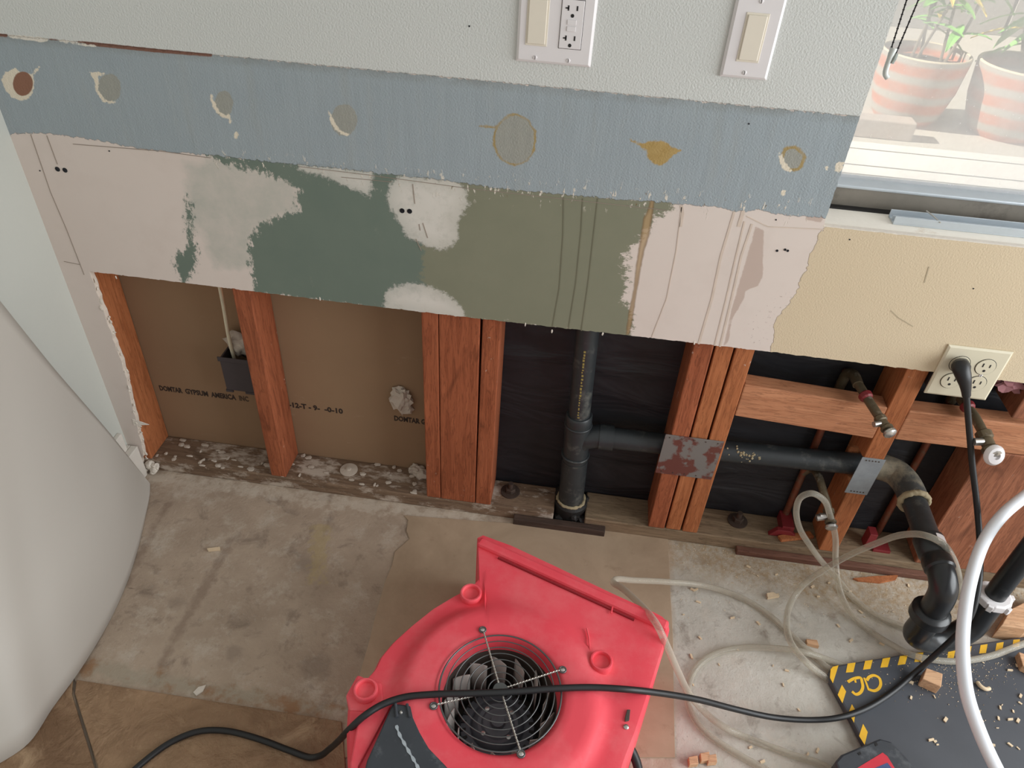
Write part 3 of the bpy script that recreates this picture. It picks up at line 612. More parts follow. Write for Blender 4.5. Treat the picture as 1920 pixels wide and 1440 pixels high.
for k in range(34):
    a = random.gauss(.6, .35); x = random.gauss(.415, .018); b.lump((x, PY-.0243*math.cos(a), .2735+.0243*math.sin(a)), (random.uniform(.001, .0034),)*3, k, 1, .3)
mk('cement_splatter', b, M['cement_band'], dp, kind='stuff')
OX, OZ = .757, .279
elb = spline([(.69, PY, .286), (.715, PY-.002, .285), (.738, .045, .284), (.750, .024, .283), (.756, .000, .281), (OX, -.03, .279)], 6)
mk('wall_elbow', MB().tube(elb, .0292, 28), M['abs_dusty'], dp, smooth=50)
mk('cement_ring', MB().ring((OX, -.032, .279), (0, 1, 0), .0275, .0062, 64, 10).rough(.003, 140), M['cement_band'], dp, smooth=180)
mk('outlet_pipe', MB().tube([(OX, -.02, .279), (OX, -.150, .276)], .0242, 28), M['abs'], dp, smooth=40)
# p-trap
LX, RX, TY = .772, .905, -.215
tr = empty('p_trap', (.83, TY, .03), 'black plastic sink trap with a white slip nut at the right', 'pipe')
mk('trap_adapter', MB().lathe([(.0245, 0), (.0290, .002), (.0290, .040), (.0265, .043), (.0265, .050), (.0285, .053), (.0285, .072), (.025, .076)], (OX, -.128, .2765), (.06, -1, -.06), 28), M['abs_clean'], tr, smooth=40)
b = MB(); cx_, cz_ = OX+.001, .2757
ang = [math.radians(a) for a in (48, 58, 68, 78, 88)]
b.add([(cx_+.0295*math.cos(a), y, cz_+.0295*math.sin(a)) for y in (-.138, -.157) for a in ang], [(i, i+1, 6+i, 5+i) for i in range(4)])
mk('sticker', b, M['white_pl'], tr, solid=.0006)
mk('trap_elbow', MB().tube(spline([(OX+.004, -.190, .273), (OX+.006, -.212, .268), (OX+.010, -.229, .252), (OX+.013, -.234, .225), (LX, -.232, .19)], 7), [.0255]*29, 28), M['abs_clean'], tr, smooth=60)
mk('trap_nut', MB().lathe([(.030, 0), (.037, .004), (.037, .024), (.031, .030), (.026, .032)], (LX, -.232, .158), (0, 0, 1), 20), M['abs_clean'], tr, smooth=30, bevel=.001)
ub = [(LX, -.232, .175), (LX+.002, -.231, .135)]
for k in range(1, 8):
    a = math.pi*k/8; ub.append(((LX+RX)/2-(RX-LX)/2*math.cos(a), -.232+(.05)*k/8, .125-.066*math.sin(a)))
ub += [(RX, -.182, .135), (RX, -.180, .185)]
mk('trap_bend', MB().tube(spline(ub, 5), .0262, 28), M['abs_clean'], tr, smooth=60)
mk('slip_nut', MB().lathe([(.026, 0), (.034, .002), (.034, .017), (.029, .019), (.021, .019)], (RX, -.180, .178), (0, 0, 1), 12), M['white_pl'], tr, bevel=.0015)
for k in range(6): mk('nut_lug', MB().box(.032, .0385, -.005, .005, .180, .195, Matrix.Translation((RX, -.180, 0)) @ Matrix.Rotation(k*math.pi/3, 4, 'Z')), M['white_pl'], tr, bevel=.001)
mk('tailpiece', MB().tube([(RX, -.180, .16), (RX, -.180, .62)], .0200, 28), M['abs_clean'], tr, smooth=40)

# ------------------------------------------------------------------ copper water pipes and valves
def riser(x, y, z1, label, sx, sy_end, sz, red_side=1):
    o = empty('water_pipe', (x, y, .0375), label, 'pipe')
    mk('riser', MB().tube([(x, y, .0), (x, y, z1)], .0080, 16), M['copper'], o, smooth=40)
    mk('fitting', MB().tube([(x, y, z1-.07), (x, y, z1-.035)], .0098, 16), M['stub'], o, smooth=40)
    return o
RY = .0915; xr = W(1500, 900, RY).x; xq = W(1680, 935, RY).x
r1 = riser(xr, RY, .505, 'left copper water pipe with two shutoff valves between the studs', 0, 0, 0)
mk('elbow', MB().tube(spline([(xr, RY, .47), (xr+.002, RY-.004, .500), (xr+.007, .070, .512), (.580, .04, .510)], 6), .0105, 16), M['stub'], r1, smooth=60)
mk('stub_out', MB().tube([(.579, .05, .511), (.596, -.005, .502), (.612, -.052, .494)], .0088, 16), M['stub'], r1, smooth=60)
mk('red_sleeve', MB().lathe([(.011, 0), (.0135, .002), (.0125, .011), (.0095, .014)], (.588, .018, .506), (.35, -1, -.14), 12), M['red_clip'], r1, bevel=.001)
def valve(parent, p, d, size=1.0, oval=False):
    p = Vector(p); d = Vector(d).normalized()
    mk('valve_body', MB().lathe([(.0085*size, 0), (.012*size, .003), (.012*size, .012*size), (.0095*size, .014*size), (.0095*size, .026*size), (.0125*size, .029*size), (.0125*size, .034*size)], p, d, 12), M['stub'], parent, smooth=30)
    e = p+d*.034*size
    mk('valve_handle', MB().lathe([(.004, 0), (.010*size, .003), (.013*size, .006), (.013*size, .011), (.009*size, .014), (0, .015)], e, d, 14), M['chrome'], parent, smooth=40)
    sd = d.cross(Vector((0, 0, 1))).normalized()
    mk('valve_port', MB().tube([p+d*.018*size, p+d*.018*size+sd*.022*size], .006*size, 12), M['chrome'], parent, smooth=40)
valve(r1, (.606, -.036, .497), (.38, -1, -.18), .95)
mk('red_clip', MB().prism([(.528, .05, .0378), (.60, .05, .0378), (.575, .05, .060), (.545, .05, .060)], (0, -.012, 0)).box(xr-.014, xr+.014, .046, .0985, .0378, .066), M['red_clip'], r1, bevel=.001)
r2 = r1
mk('branch', MB().tube(spline([(xr, RY, .205), (xr+.012, .086, .226), (.590, .05, .234), (.596, .02, .225), (.602, .0, .216), (.606, -.02, .207)], 6), .0085, 16), M['stub'], r2, smooth=60)
valve(r2, (.605, -.015, .209), (.12, -1, -.42), 1.0)
mk('port_tail', MB().tube([(.606, -.032, .202), (.580, -.036, .196)], .0075, 12), M['chrome'], r2, smooth=40)
r3 = riser(xq, RY, .49, 'right copper water pipe rising behind the black drain elbow', 0, 0, 0)
mk('elbow', MB().tube(spline([(xq, RY, .46), (xq+.001, RY-.003, .488), (xq+.005, .070, .500), (.788, .04, .500)], 6), .0105, 16), M['stub'], r3, smooth=60)
mk('stub_out', MB().tube([(.785, .05, .500), (.797, .0, .497), (.805, -.055, .488)], .0092, 16), M['stub'], r3, smooth=60)
mk('red_sleeve', MB().lathe([(.011, 0), (.014, .002), (.013, .011), (.0095, .014)], (.790, .032, .500), (.25, -1, -.1), 12), M['red_clip'], r3, bevel=.001)
valve(r3, (.802, -.035, .491), (.22, -1, -.35), 1.25)
mk('escutcheon', MB().lathe([(.020, 0), (.020, .004), (.016, .009), (.007, .010), (.007, .006), (0, .006)], (.812, -.083, .476), (.2, -1, .5), 24), M['white_pl'], r3, smooth=40)
mk('red_clip', MB().box(.752, .770, .040, .066, .0378, .085).box(.77, .81, .030, .066, .0378, .046), M['red_clip'], r3, bevel=.001)
mk('wood_shard', MB().prism([(.555, .02, .0385), (.635, .045, .0385), (.628, .062, .0385), (.548, .034, .0385)], (0, 0, .008)), M['wood_or'], bevel=.001, label='splintered wood shard beside the red clip on the sill plate', cat='wood scrap')
mk('torn_paper', MB().lump((.848, .035, .562), (.028, .010, .020), 12, 3, .9, 2), M['pink'], label='scrap of pink paper in the cavity right of the ivory plate', cat='paper')

# ------------------------------------------------------------------ wall plates
def cover(name, x0, x1, z0, z1, mat, label, cat, th=.006):
    o = empty(name, ((x0+x1)/2, 0, z0), label, cat)
    b = MB(); i = .004; V = []
    for y, k in ((-.0002, 0), (-.003, 0), (-th, i)): V += [(x0+k, y, z0+k), (x1-k, y, z0+k), (x1-k, y, z1-k), (x0+k, y, z1-k)]
    b.add(V, [(0, 3, 2, 1), (8, 9, 10, 11)] + [(l*4+j, l*4+(j+1) % 4, l*4+4+(j+1) % 4, l*4+4+j) for l in range(2) for j in range(4)])
    mk('cover_plate', b, mat, o, bevel=.0007); return o
def face(o, name, x0, x1, z0, z1, y, th, mat, bev=.001): return mk(name, MB().box(x0, x1, y-th, y, z0, z1), mat, o, bevel=bev)
def screw(o, x, z, y=-.006):
    s_ = mk('screw', MB().lathe([(.0032, 0), (.0032, .0006), (.0024, .0012), (0, .0013)], (x, y, z), (0, -1, 0), 14), M['white_pl'], o); mk('screw_slot', MB().box(x-.0004, x+.0004, y-.0016, y-.001, z-.0026, z+.0026), M['slot'], s_)
def duplex(o, x, z, y, big=False, mat=None, dark=None):
    r = mk('receptacle', MB().lathe([(.0168, 0), (.0172, .0006), (.0168, .0016), (0, .0017)], (x, y, z), (0, -1, 0), 28), mat or M['ivory'], o)
    mk('receptacle_gap', MB().ring((x, y, z), (0, 1, 0), .0178, .0006, 28, 4), M['slot'], r)
    for dx, h in ((-.0062, .0082), (.0062, .0068)): mk('slot', MB().box(x+dx-.0011, x+dx+.0011, y-.0021, y-.0012, z+.0002, z+.0002+h), M['slot'], r)
    mk('slot', MB().lathe([(.0026, 0), (.0026, .0006)], (x, y-.0014, z-.0078), (0, -1, 0), 12), M['slot'], r)
# two-gang plate: rocker and receptacle
cz = 1.134; o = cover('switch_plate', -.1355, -.0205, 1.0755, 1.1925, M['white_pl'], 'white two-gang plate with an almond rocker and a white receptacle', 'switch plate')
face(o, 'switch_frame', -.1225, -.0895, 1.1005, 1.1675, -.0058, .0012, M['almond']); face(o, 'rocker', -.1195, -.0925, 1.1035, 1.1645, -.0068, .0024, M['almond'])
rf = face(o, 'receptacle_face', -.0715, -.0385, 1.1005, 1.1675, -.0058, .0016, M['white_pl']); yy = -.0074
mk('face_gap', MB().box(-.0722, -.0378, -.0062, -.0058, 1.0998, 1.1682), M['slot'], o)
for z in (1.1135, 1.1545):
    xm = -.055
    mk('slot', MB().box(xm-.0078, xm-.0056, yy-.0004, yy, z-.0015, z+.0055).box(xm-.011, xm-.0056, yy-.0004, yy, z+.001, z+.0028), M['slot'], rf)
    mk('slot', MB().box(xm+.0052, xm+.0074, yy-.0004, yy, z-.001, z+.0055), M['slot'], rf)
    mk('slot', MB().lathe([(.0026, 0), (.0026, .0004)], (xm, yy, z-.008), (0, -1, 0), 12), M['slot'], rf)
for z in (1.1285, 1.1375): mk('test_button', MB().box(-.0615, -.0485, yy-.0012, yy, z-.0034, z+.0034), M['white_pl'], rf, bevel=.0004)
for x in (-.106, -.055): screw(o, x, 1.0835)
o = cover('switch_plate', .1735, .2435, 1.0805, 1.1955, M['white_pl'], 'white single-gang plate with one almond rocker, nearest the window', 'switch plate')
face(o, 'switch_frame', .1920, .2250, 1.1045, 1.1715, -.0058, .0012, M['almond']); face(o, 'rocker', .1950, .2220, 1.1075, 1.1685, -.0068, .0024, M['almond'])
for z in (1.0895, 1.1865): screw(o, .2085, z)
# four-outlet plate hanging over the cut edge
QX0, QX1, QZ0, QZ1 = .683, .797, .541, .655
o = cover('outlet_plate', QX0, QX1, QZ0, QZ1, M['ivory'], 'ivory four-outlet plate with a black plug at the cut edge', 'outlet', .005)
for x in (QX0+.034, QX1-.034):
    for z in (QZ0+.0375, QZ1-.0375): duplex(o, x, z, -.0050)
    screw(o, x, (QZ0+QZ1)/2, -.005)
mk('outlet_box', MB().box(QX0+.006, QX1-.006, .0005, .055, QZ0+.006, .588), M['box_grey'], o)

# ------------------------------------------------------------------ marks on the wall
def wline(name, pts, w, mat, lift=.0005):
    b = MB()
    for q in pts: b.ribbon([W(x, y)+Vector((0, -.0002, 0)) for x, y in q], w, (0, -1, 0), lift)
    return mk(name, b, mat, wall)
wline('pencil_line', [[(58, 252), (95, 360), (125, 430), (158, 515)], [(137, 270), (300, 283), (395, 296)], [(120, 490), (150, 496)], [(88, 254), (108, 308)]], .0011, M['pencil'])
wline('pencil_line', [[(560, 312), (700, 329), (870, 352), (1250, 394)], [(640, 332), (735, 341)]], .0009, M['pencil'])
wline('pencil_line', [[(780, 448), (790, 470)], [(786, 420), (788, 432)], [(793, 418), (802, 446)], [(774, 345), (778, 382)]], .0012, M['pencil'])
for q in ([(1057, 370), (1056, 440), (1049, 540), (1036, 612)], [(1093, 372), (1090, 430), (1080, 530), (1066, 616)], [(1121, 372), (1112, 450), (1103, 530), (1090, 620)]): wline('drip_stain', [q], .0018, plain('drip_dark', (114, 114, 94), .6), .0004)
for q, w in (([(1278, 388), (1268, 470), (1250, 560), (1222, 632)], .0016), ([(1278, 385), (1280, 400), (1276, 425)], .005), ([(1377, 397), (1352, 480), (1335, 560), (1310, 645)], .004), ([(1394, 395), (1385, 425)], .006),
             ([(1396, 415), (1378, 490), (1362, 560), (1340, 648)], .0028), ([(1410, 420), (1390, 480), (1372, 560), (1350, 650)], .0035)): wline('rust_streak', [q], w, M['rust'], .0004)
wline('scuff', [[(1670, 582), (1685, 596), (1712, 612)], [(1742, 500), (1733, 530)]], .002, plain('scuff_grey', (178, 164, 138), .8), .0003)
wline('score_line', [[(1400, 405), (1440, 425), (1545, 430)]], .0016, M['rust'], .0004)
def wscrew(px, py, r=.0046):
    p = W(px, py); mk('screw', MB().lathe([(r, 0), (r, .0008), (r*.5, .0005), (0, .0003)], p, (0, -1, 0), 14), M['screw'], wall)
for q in ((108, 317), (122, 319), (754, 395), (768, 396)): wscrew(*q)
for q in ((1457, 470), (1472, 468), (1477, 470)): wscrew(*q, .0022)
for q in ((1593, 449), (1825, 541), (75, 320), (205, 283), (880, 49), (1455, 412), (1404, 232)): wscrew(*q, .0013)
b = MB()                                  # torn paper curls on the cut edges
for px, py in ((218, 520), (1035, 621), (985, 608), (1130, 626), (600, 560), (1302, 643)):
    p = W(px, py); b.lump(p+Vector((0, -.0005, 0)), (.0018, .0006, .0045), px, 1, .5)
for k in range(46):
    z = random.uniform(.03, .57); x = CX-max(0, .34-z)*.10+.002; b.lump((x+random.uniform(-.003, .003), random.uniform(-.001, .008), z), (random.uniform(.001, .005), .0015, random.uniform(.002, .007)), k, 1, .5)
mk('torn_edge', b, M['gyp_white'], wall, kind='stuff')
mk('torn_flap', MB().prism([(-1.010, .0, .165), (-.972, .004, .170), (-.988, .002, .178), (-1.008, 0, .185)], (0, -.0012, 0)), M['gyp_white'], wall)
b = MB()
for k in range(9): b.lump((-1.012+random.uniform(-.014, .02), random.uniform(-.006, .01), .014+random.uniform(-.008, .012)), random.uniform(.006, .013), k, 2, .4)
mk('gypsum_crumb', b, M['gyp_white'], label='white gypsum crumbled at the foot of the drywall strip', cat='debris')

# ------------------------------------------------------------------ white sheet leaning on the left wall
A = [S(280, 905, -.999)]; A[0] = G(281, 907, .001)
A += [S(x, y, -1.012) for x, y in ((262, 884), (240, 856), (200, 806))] + [S(x, y, -1.020) for x, y in ((150, 748), (100, 690), (50, 628), (0, 565), (-60, 490), (-140, 390), (-240, 270))]
B = [G(281, 908, .001)] + [G(x, y, .001) for x, y in ((280, 930), (272, 970), (258, 1030), (238, 1092), (205, 1165), (150, 1262), (100, 1331), (55, 1397), (-5, 1438), (-160, 1520))]
B = [Vector((p.x, p.y, .0015 if p.y > -.52 else .0075)) for p in B]
A = spline(A, 6); B = spline(B, 6); nr = 24; V = []
for a, c_ in zip(A, B):
    for k in range(nr+1):
        u = k/nr; p = a.lerp(c_, u); sag = math.sin(math.pi*u); d = (a-c_).length
        V.append(p+Vector((-.022*sag*min(1, d), 0, -.02*sag*min(1, d))))
b = MB(); b.add(V, [(i*(nr+1)+k, (i+1)*(nr+1)+k, (i+1)*(nr+1)+k+1, i*(nr+1)+k+1) for i in range(len(A)-1) for k in range(nr)])
mk('white_sheet', b, M['sheet_white'], smooth=180, solid=.002, label='large smooth white sheet leaning against the side wall', cat='sheet')

# ------------------------------------------------------------------ window
win = empty('window_1', (.8, .1, SILL), None, None); tag(win, 'aluminium framed window with dusty glass', kind='structure')
WX1 = 1.79
mk('window_sill', MB().box(XW+.001, WX1, THK+.0005, .098, SILL-.03, SILL-.004), M['sill_paint'], win, bevel=.002)
mk('sill_edge', MB().box(XW+.001, WX1, .001, THK, SILL-.008, SILL+.001), M['gyp_white'], win, bevel=.001)
mk('track_groove', MB().box(XW+.001, WX1, .086, .0985, SILL-.004, SILL-.001), M['slot'], win)
mk('bottom_rail', MB().box(XW+.001, WX1, .099, .120, SILL-.03, .887), M['alu_dark'], win, bevel=.001)
mk('rail_cap', MB().box(XW+.001, WX1, .096, .150, .887, .893), M['alu'], win, bevel=.002)
mk('side_frame', MB().box(XW-.02, XW+.012, .102, .150, .893, 2.15), M['alu'], win, bevel=.001)
mk('pane', MB().box(XW+.012, WX1, .128, .132, .894, 2.15), M['glass'], win)
mk('window_ledge', MB().box(XW-.3, WX1+.3, .152, .400, .80, .868), M['ledge'], win, bevel=.004)
for y in (.215, .262, .352): mk('ledge_groove', MB().box(XW-.3, WX1+.3, y, y+.004, .8682, .8686), M['alu_dark'], win)
for z0, z1, nm in ((.0, .856, 'outer_wall'),): mk(nm, MB().box(XW-.3, WX1+.3, .155, .175, .3, .86), M['ledge'], win)
p0 = G(1668, 398, SILL+.004); sr = empty('window_track', (p0.x, p0.y, SILL), 'loose bare aluminium track lying on the window sill', 'metal track')
x0 = p0.x; yA = .046
mk('channel', MB().box(x0, 1.5, yA, yA+.030, SILL-.0038, SILL-.001).box(x0, 1.5, yA, yA+.002, SILL-.001, SILL+.011).box(x0, 1.5, yA+.028, yA+.030, SILL-.001, SILL+.011).box(x0, 1.5, yA+.012, yA+.014, SILL-.001, SILL+.007), M['alu'], sr, bevel=.0004)
mk('wire_clip', MB().tube([(x0+.058, yA+.03, SILL+.014), (x0+.066, yA+.016, SILL+.012), (x0+.074, yA-.002, SILL+.009)], .0012, 8), M['wire_b'], sr)
ch = empty('blind_chain', W(1690, 100, .09), 'black bead cord with a clear weight hanging in the window corner', 'blind cord')
p1 = W(1700, 0, .085); p2 = W(1722, 0, .085); q1 = W(1672, 88, .085); q2 = W(1680, 100, .085)
up = lambda p, q: q+(p-q)*4
mk('cord', MB().tube([up(p1, q1), q1], .0011, 6).tube([up(p2, q2), q2], .0011, 6), M['slot'], ch)
b = MB()
for p, q in ((p1, q1), (p2, q2)):
    for k in range(16): b.lathe([(0, -.002), (.002, 0), (0, .002)], q.lerp(p, k/10), (0, 0, 1), 6)
mk('bead', b, M['slot'], ch, kind='stuff')
mk('cord_weight', MB().tube(spline([W(1676, 90, .085), W(1668, 110, .083), W(1660, 138, .083), W(1664, 146, .083)], 5), [.0055, .0055, .005, .005, .0045]+[.0042]*11, 12), plain('clear_grey', (206, 210, 206), .3), ch, smooth=60)
mk('cord_clip', MB().tube([W(1680, 100, .084), W(1676, 110, .082), W(1671, 118, .082)], .004, 10), plain('clip_grey', (140, 146, 140), .5), ch)

# outdoors
GZ = .50
mk('patio', MB().box(-.5, 5, .41, 6, GZ-.1, GZ), M['patio'], kind='structure', label='sunlit concrete patio outside the window')
mk('patio', MB().box(-.5, 5, .177, .41, GZ-.1, GZ), M['patio'], kind='structure', label='strip of patio beside the house wall')
for k in range(5):
    mk('fence_panel', MB().box(.2+k*.93, .2+k*.93+.915, 3.3, 3.36, GZ, 2.4), M['fence'], bevel=.004, label=['grey fence panel beyond the planters, first from the left', 'grey fence panel behind the left planter', 'grey fence panel behind the right planter', 'grey fence panel fourth from the left', 'grey fence panel at the far right'][k], cat='fence panel', group='fence panels beyond the patio')
def pot(c, R, h, label, seed, plabel):
    o = empty('planter_pot', (c[0], c[1], GZ), label, 'planter'); z = GZ
    mk('pot_body', MB().lathe([(R*.66, .0), (R*.80, h*.12), (R*.95, h*.5), (R, h*.85), (R*1.02, h), (R*.94, h*1.01), (R*.93, h*.86), (0, h*.85)], (c[0], c[1], z), (0, 0, 1), 48), M['pot'], o, smooth=40)
    mk('rim', MB().ring((c[0], c[1], z+h), (0, 0, 1), R*.98, R*.035, 48, 8), plain('rim_sand', (204, 190, 166), .8), o, smooth=180)
    mk('soil', MB().lathe([(R*.92, h*.84), (R*.5, h*.88), (0, h*.87)], (c[0], c[1], z), (0, 0, 1), 32), M['soil'], o)
    rd = random.Random(seed); pt = empty('potted_plant', (c[0], c[1], z+h*.86), plabel, 'plant')
    leafm = None
    for s in range(5):
        a = rd.uniform(0, 6.28); r0 = rd.uniform(.02, R*.5); base = Vector((c[0]+r0*math.cos(a), c[1]+r0*math.sin(a), z+h*.84)); top = base+Vector((rd.uniform(-.08, .08), rd.uniform(-.06, .06), rd.uniform(.20, .5)))
        mk('stem', MB().tube(spline([base, base.lerp(top, .5)+Vector((rd.uniform(-.02, .02), 0, 0)), top], 4), .005, 6), M['stem'], pt)
        for k in range(10):
            q = base.lerp(top, .30+.7*k/7); az = rd.uniform(0, 6.28); L = rd.uniform(.10, .17); el = rd.uniform(-.5, .7); d = Vector((math.cos(az)*math.cos(el), math.sin(az)*math.cos(el), math.sin(el))); sd = d.cross(Vector((0, 0, 1))).normalized(); upv = sd.cross(d)
            b = MB(); V = []
            for i, (u, w) in enumerate(((0, .002), (.25, .014), (.55, .018), (.8, .011), (1, .001))):
                pc = q+d*L*u-Vector((0, 0, 1))*L*.35*u*u; V += [pc-sd*w, pc-upv*.004, pc+sd*w]
            b.add(V, [(i*3+j, i*3+j+1, i*3+4+j, i*3+3+j) for i in range(4) for j in range(2)])
            mk('leaf', b, M['leaf_y'] if rd.random() < .14 else M['leaf'], pt, solid=.0008)
pot((W(1714, 160, 1.78).x, 1.78), .150, .235, 'left striped terracotta planter seen through the window', 3, 'leafy green plant growing in the left striped planter')
pot((W(1914, 170, 1.72).x, 1.72), .170, .235, 'right terracotta planter, shaded, at the window edge', 8, 'leafy green plant growing in the right planter')
p = G(1645, 250, GZ); mk('brick_block', MB().box(p.x-.12, p.x+.10, p.y-.06, p.y+.01, GZ, GZ+.065), plain('paver', (178, 164, 152), .9), bevel=.005, label='pale paver lying in front of the left planter', cat='brick')

# ------------------------------------------------------------------ air mover (lies flat, inlet upward)
ZT = .200
FC = G(938, 1296, .212); fc = Vector((FC.x, FC.y, 0))
fan = empty('air_mover', (FC.x, FC.y, 0), 'red carpet-drying blower fan lying with its round grille upward', 'fan')
out_px = [(905, 1010), (960, 1030), (1050, 1072), (1150, 1120), (1230, 1157), (1250, 1168), (1255, 1182), (1250, 1202), (1234, 1255), (1214, 1320), (1194, 1382), (1172, 1440), (1148, 1520), (1100, 1610), (1010, 1670), (900, 1690), (780, 1665), (690, 1590), (660, 1500),
          (652, 1440), (650, 1380), (652, 1335), (668, 1300), (700, 1265), (712, 1240), (735, 1212), (770, 1180), (810, 1148), (850, 1124), (882, 1108), (897, 1092), (898, 1078), (892, 1062), (890, 1035), (894, 1015)]
OP = [G(x, y, ZT-.022)-fc for x, y in out_px]
NA = 180
def out_r(a):
    dx, dy = math.cos(a), math.sin(a); best = .2
    for i in range(len(OP)):
        p, q = OP[i], OP[(i+1) % len(OP)]; ex, ey = q.x-p.x, q.y-p.y; den = dx*ey-dy*ex
        if abs(den) < 1e-9: continue
        tt = (p.x*ey-p.y*ex)/den; u = (p.x*dy-p.y*dx)/den
        if tt > 0 and -1e-6 <= u <= 1+1e-6: best = max(best if best != .2 else 0, tt)
    return best
RI = .1035
def sm(a, b, x): x = min(1, max(0, (x-a)/(b-a))); return x*x*(3-2*x)
V = []
angs = [2*math.pi*k/NA for k in range(NA)]; RO = [out_r(a) for a in angs]
def zrow(d, ro):
    return ZT-.003+.0165*(1-sm(.158, .190, d))
prof = [('i', RI-.004, .176), ('i', RI-.003, .188), ('i', RI-.001, .203), ('i', RI+.004, .2105), ('i', RI+.010, .2135)]
mids = [.12, .24, .36, .48, .58, .68, .78, .86]
for k, a in enumerate(angs):
    ro = RO[k]; col = [(r, z) for _, r, z in prof]
    r0 = RI+.010; r1 = ro-.018
    for u in mids: d = r0+(r1-r0)*u; col.append((d, zrow(d, ro)))
    col += [(ro-.014, min(zrow(ro-.014, ro), ZT)+.000), (ro-.006, ZT-.004), (ro-.001, ZT-.013), (ro, ZT-.022), (ro+.001, .10), (ro+.004, .012), (ro+.004, .002)]
    V += [(FC.x+r*math.cos(a), FC.y+r*math.sin(a), z) for r, z in col]
nc = len(col); b = MB()
b.add(V, [(k*nc+i, k*nc+i+1, ((k+1) % NA)*nc+i+1, ((k+1) % NA)*nc+i) for k in range(NA) for i in range(nc-1)])
b.F = [f[::-1] for f in b.F]
hs = mk('housing', b, M['fan_red'], fan, smooth=38)
mk('base', MB().prism([(FC.x+(RO[k]-.004)*math.cos(angs[k]), FC.y+(RO[k]-.004)*math.sin(angs[k]), .003) for k in range(0, NA, 2)], (0, 0, .006)), M['fan_black'], fan)
la, lb = G(900, 1015, ZT+.004), G(1247, 1172, ZT+.004); ld = (lb-la).normalized(); ln = Vector((-ld.y, ld.x, 0))
Mx = Matrix(((ld.x, ln.x, 0, la.x), (ld.y, ln.y, 0, la.y), (0, 0, 1, 0), (0, 0, 0, 1))); L = (lb-la).length
mk('outlet_lip', MB().box(-.004, L+.006, -.010, .012, .015, ZT+.0075, Mx), M['fan_red'], hs, bevel=.006)
mk('outlet_seam', MB().box(.05, L-.055, -.0165, -.0135, ZT-.004, ZT+.0012, Mx), plain('fan_seam', (140, 30, 40), .6), hs)
mk('outlet_mouth', MB().box(.02, L-.02, .0122, .014, .03, ZT-.02, Mx), M['fan_dark'], fan)
b = MB()
for k in range(9): b.box(.03+(L-.06)*k/8-.0015, .03+(L-.06)*k/8+.0015, .0142, .017, .03, ZT-.02, Mx)
mk('outlet_grille', b, M['wire'], fan)
def cup(px, py, z, name='stacking_foot'):
    p = G(px, py, z+.012); mk(name, MB().lathe([(.022, -.02), (.0205, 0), (.0205, .010), (.0190, .012), (.0165, .012), (.0155, .010), (.0150, .004), (0, .0035)], (p.x, p.y, z), (0, 0, 1), 36), M['fan_red'], fan, smooth=40)
cup(883, 1110, ZT-.002); cup(1128, 1237, ZT+.001); cup(685, 1291, ZT+.001)
pb = [(648, 1303), (670, 1264), (690, 1272), (716, 1278), (720, 1312), (700, 1335), (655, 1332)]
mk('foot_bracket', MB().prism([G(x, y, ZT) for x, y in pb], (0, 0, -.14)), M['fan_red'], fan, bevel=.004)
mk('side_arm', MB().prism([G(x, y, ZT+.005) for x, y in ((672, 1345), (700, 1312), (736, 1314), (733, 1322), (672, 1436), (668, 1490), (660, 1490), (656, 1430))], (0, 0, -.08)), M['fan_red'], fan, bevel=.003)
mk('control_panel', MB().prism([G(x, y, ZT+.014) for x, y in ((736, 1318), (752, 1320), (771, 1322), (776, 1345), (788, 1372), (806, 1402), (835, 1432), (862, 1462), (830, 1530), (740, 1560), (690, 1540), (676, 1470), (688, 1425))], (0, 0, -.05)), M['fan_black'], fan, bevel=.003)
b = MB()
p = [G(x, y, ZT+.0145) for x, y in ((743, 1360), (748, 1375), (757, 1392), (766, 1408), (776, 1425), (784, 1440), (800, 1480))]
mk('panel_scuff', MB().ribbon(spline(p, 4), [.004+.002*math.sin(i*1.7) for i in range(25)], (0, 0, 1), .0003), plain('scuff_light', (168, 176, 182), .5, var=.3, scale=200), fan)
mk('panel_ridge', MB().tube([G(741, 1318, ZT+.015), G(744, 1345, ZT+.015)], .0028, 10).tube([G(763, 1320, ZT+.015), G(768, 1345, ZT+.015)], .0024, 10), M['fan_black'], fan, smooth=60)
def fscrew(px, py, z, r=.0045):
    p = G(px, py, z); mk('screw', MB().lathe([(r, 0), (r, .002), (r*.6, .0034), (0, .0036)], (p.x, p.y, z-.001), (0, 0, 1), 14), M['chrome'], fan, smooth=40)
fscrew(938, 1029, ZT+.001); fscrew(1200, 1157, ZT+.001); fscrew(1174, 1363, ZT-.002); fscrew(752, 1336, ZT+.0145, .003)
for nm, q in (('moulded_pad', [(1082, 1352), (1090, 1342), (1122, 1346), (1118, 1366), (1100, 1382), (1088, 1370)]), ('cable_slot', [(1172, 1345), (1176, 1330), (1182, 1330), (1180, 1350), (1172, 1352)])):
    z = ZT+.0003 if nm == 'cable_slot' else ZT+.0022; mk(nm, MB().prism([G(x, y, z) for x, y in q], (0, 0, -.004)), M['fan_red'] if nm != 'cable_slot' else M['fan_dark'], fan, bevel=.0008)
p = G(803, 1193, ZT+.003); mk('moulded_boss', MB().lathe([(.012, -.004), (.011, .0), (.009, .003), (0, .0035)], (p.x, p.y, ZT), (0, 0, 1), 24), M['fan_red'], fan, smooth=40)
for q in ([(1100, 1178), (1104, 1195), (1106, 1220)], [(1150, 1128), (1146, 1150)]): mk('moulded_rib', MB().tube([G(x, y, ZT+.001) for x, y in q], .0016, 8), M['fan_red'], fan)
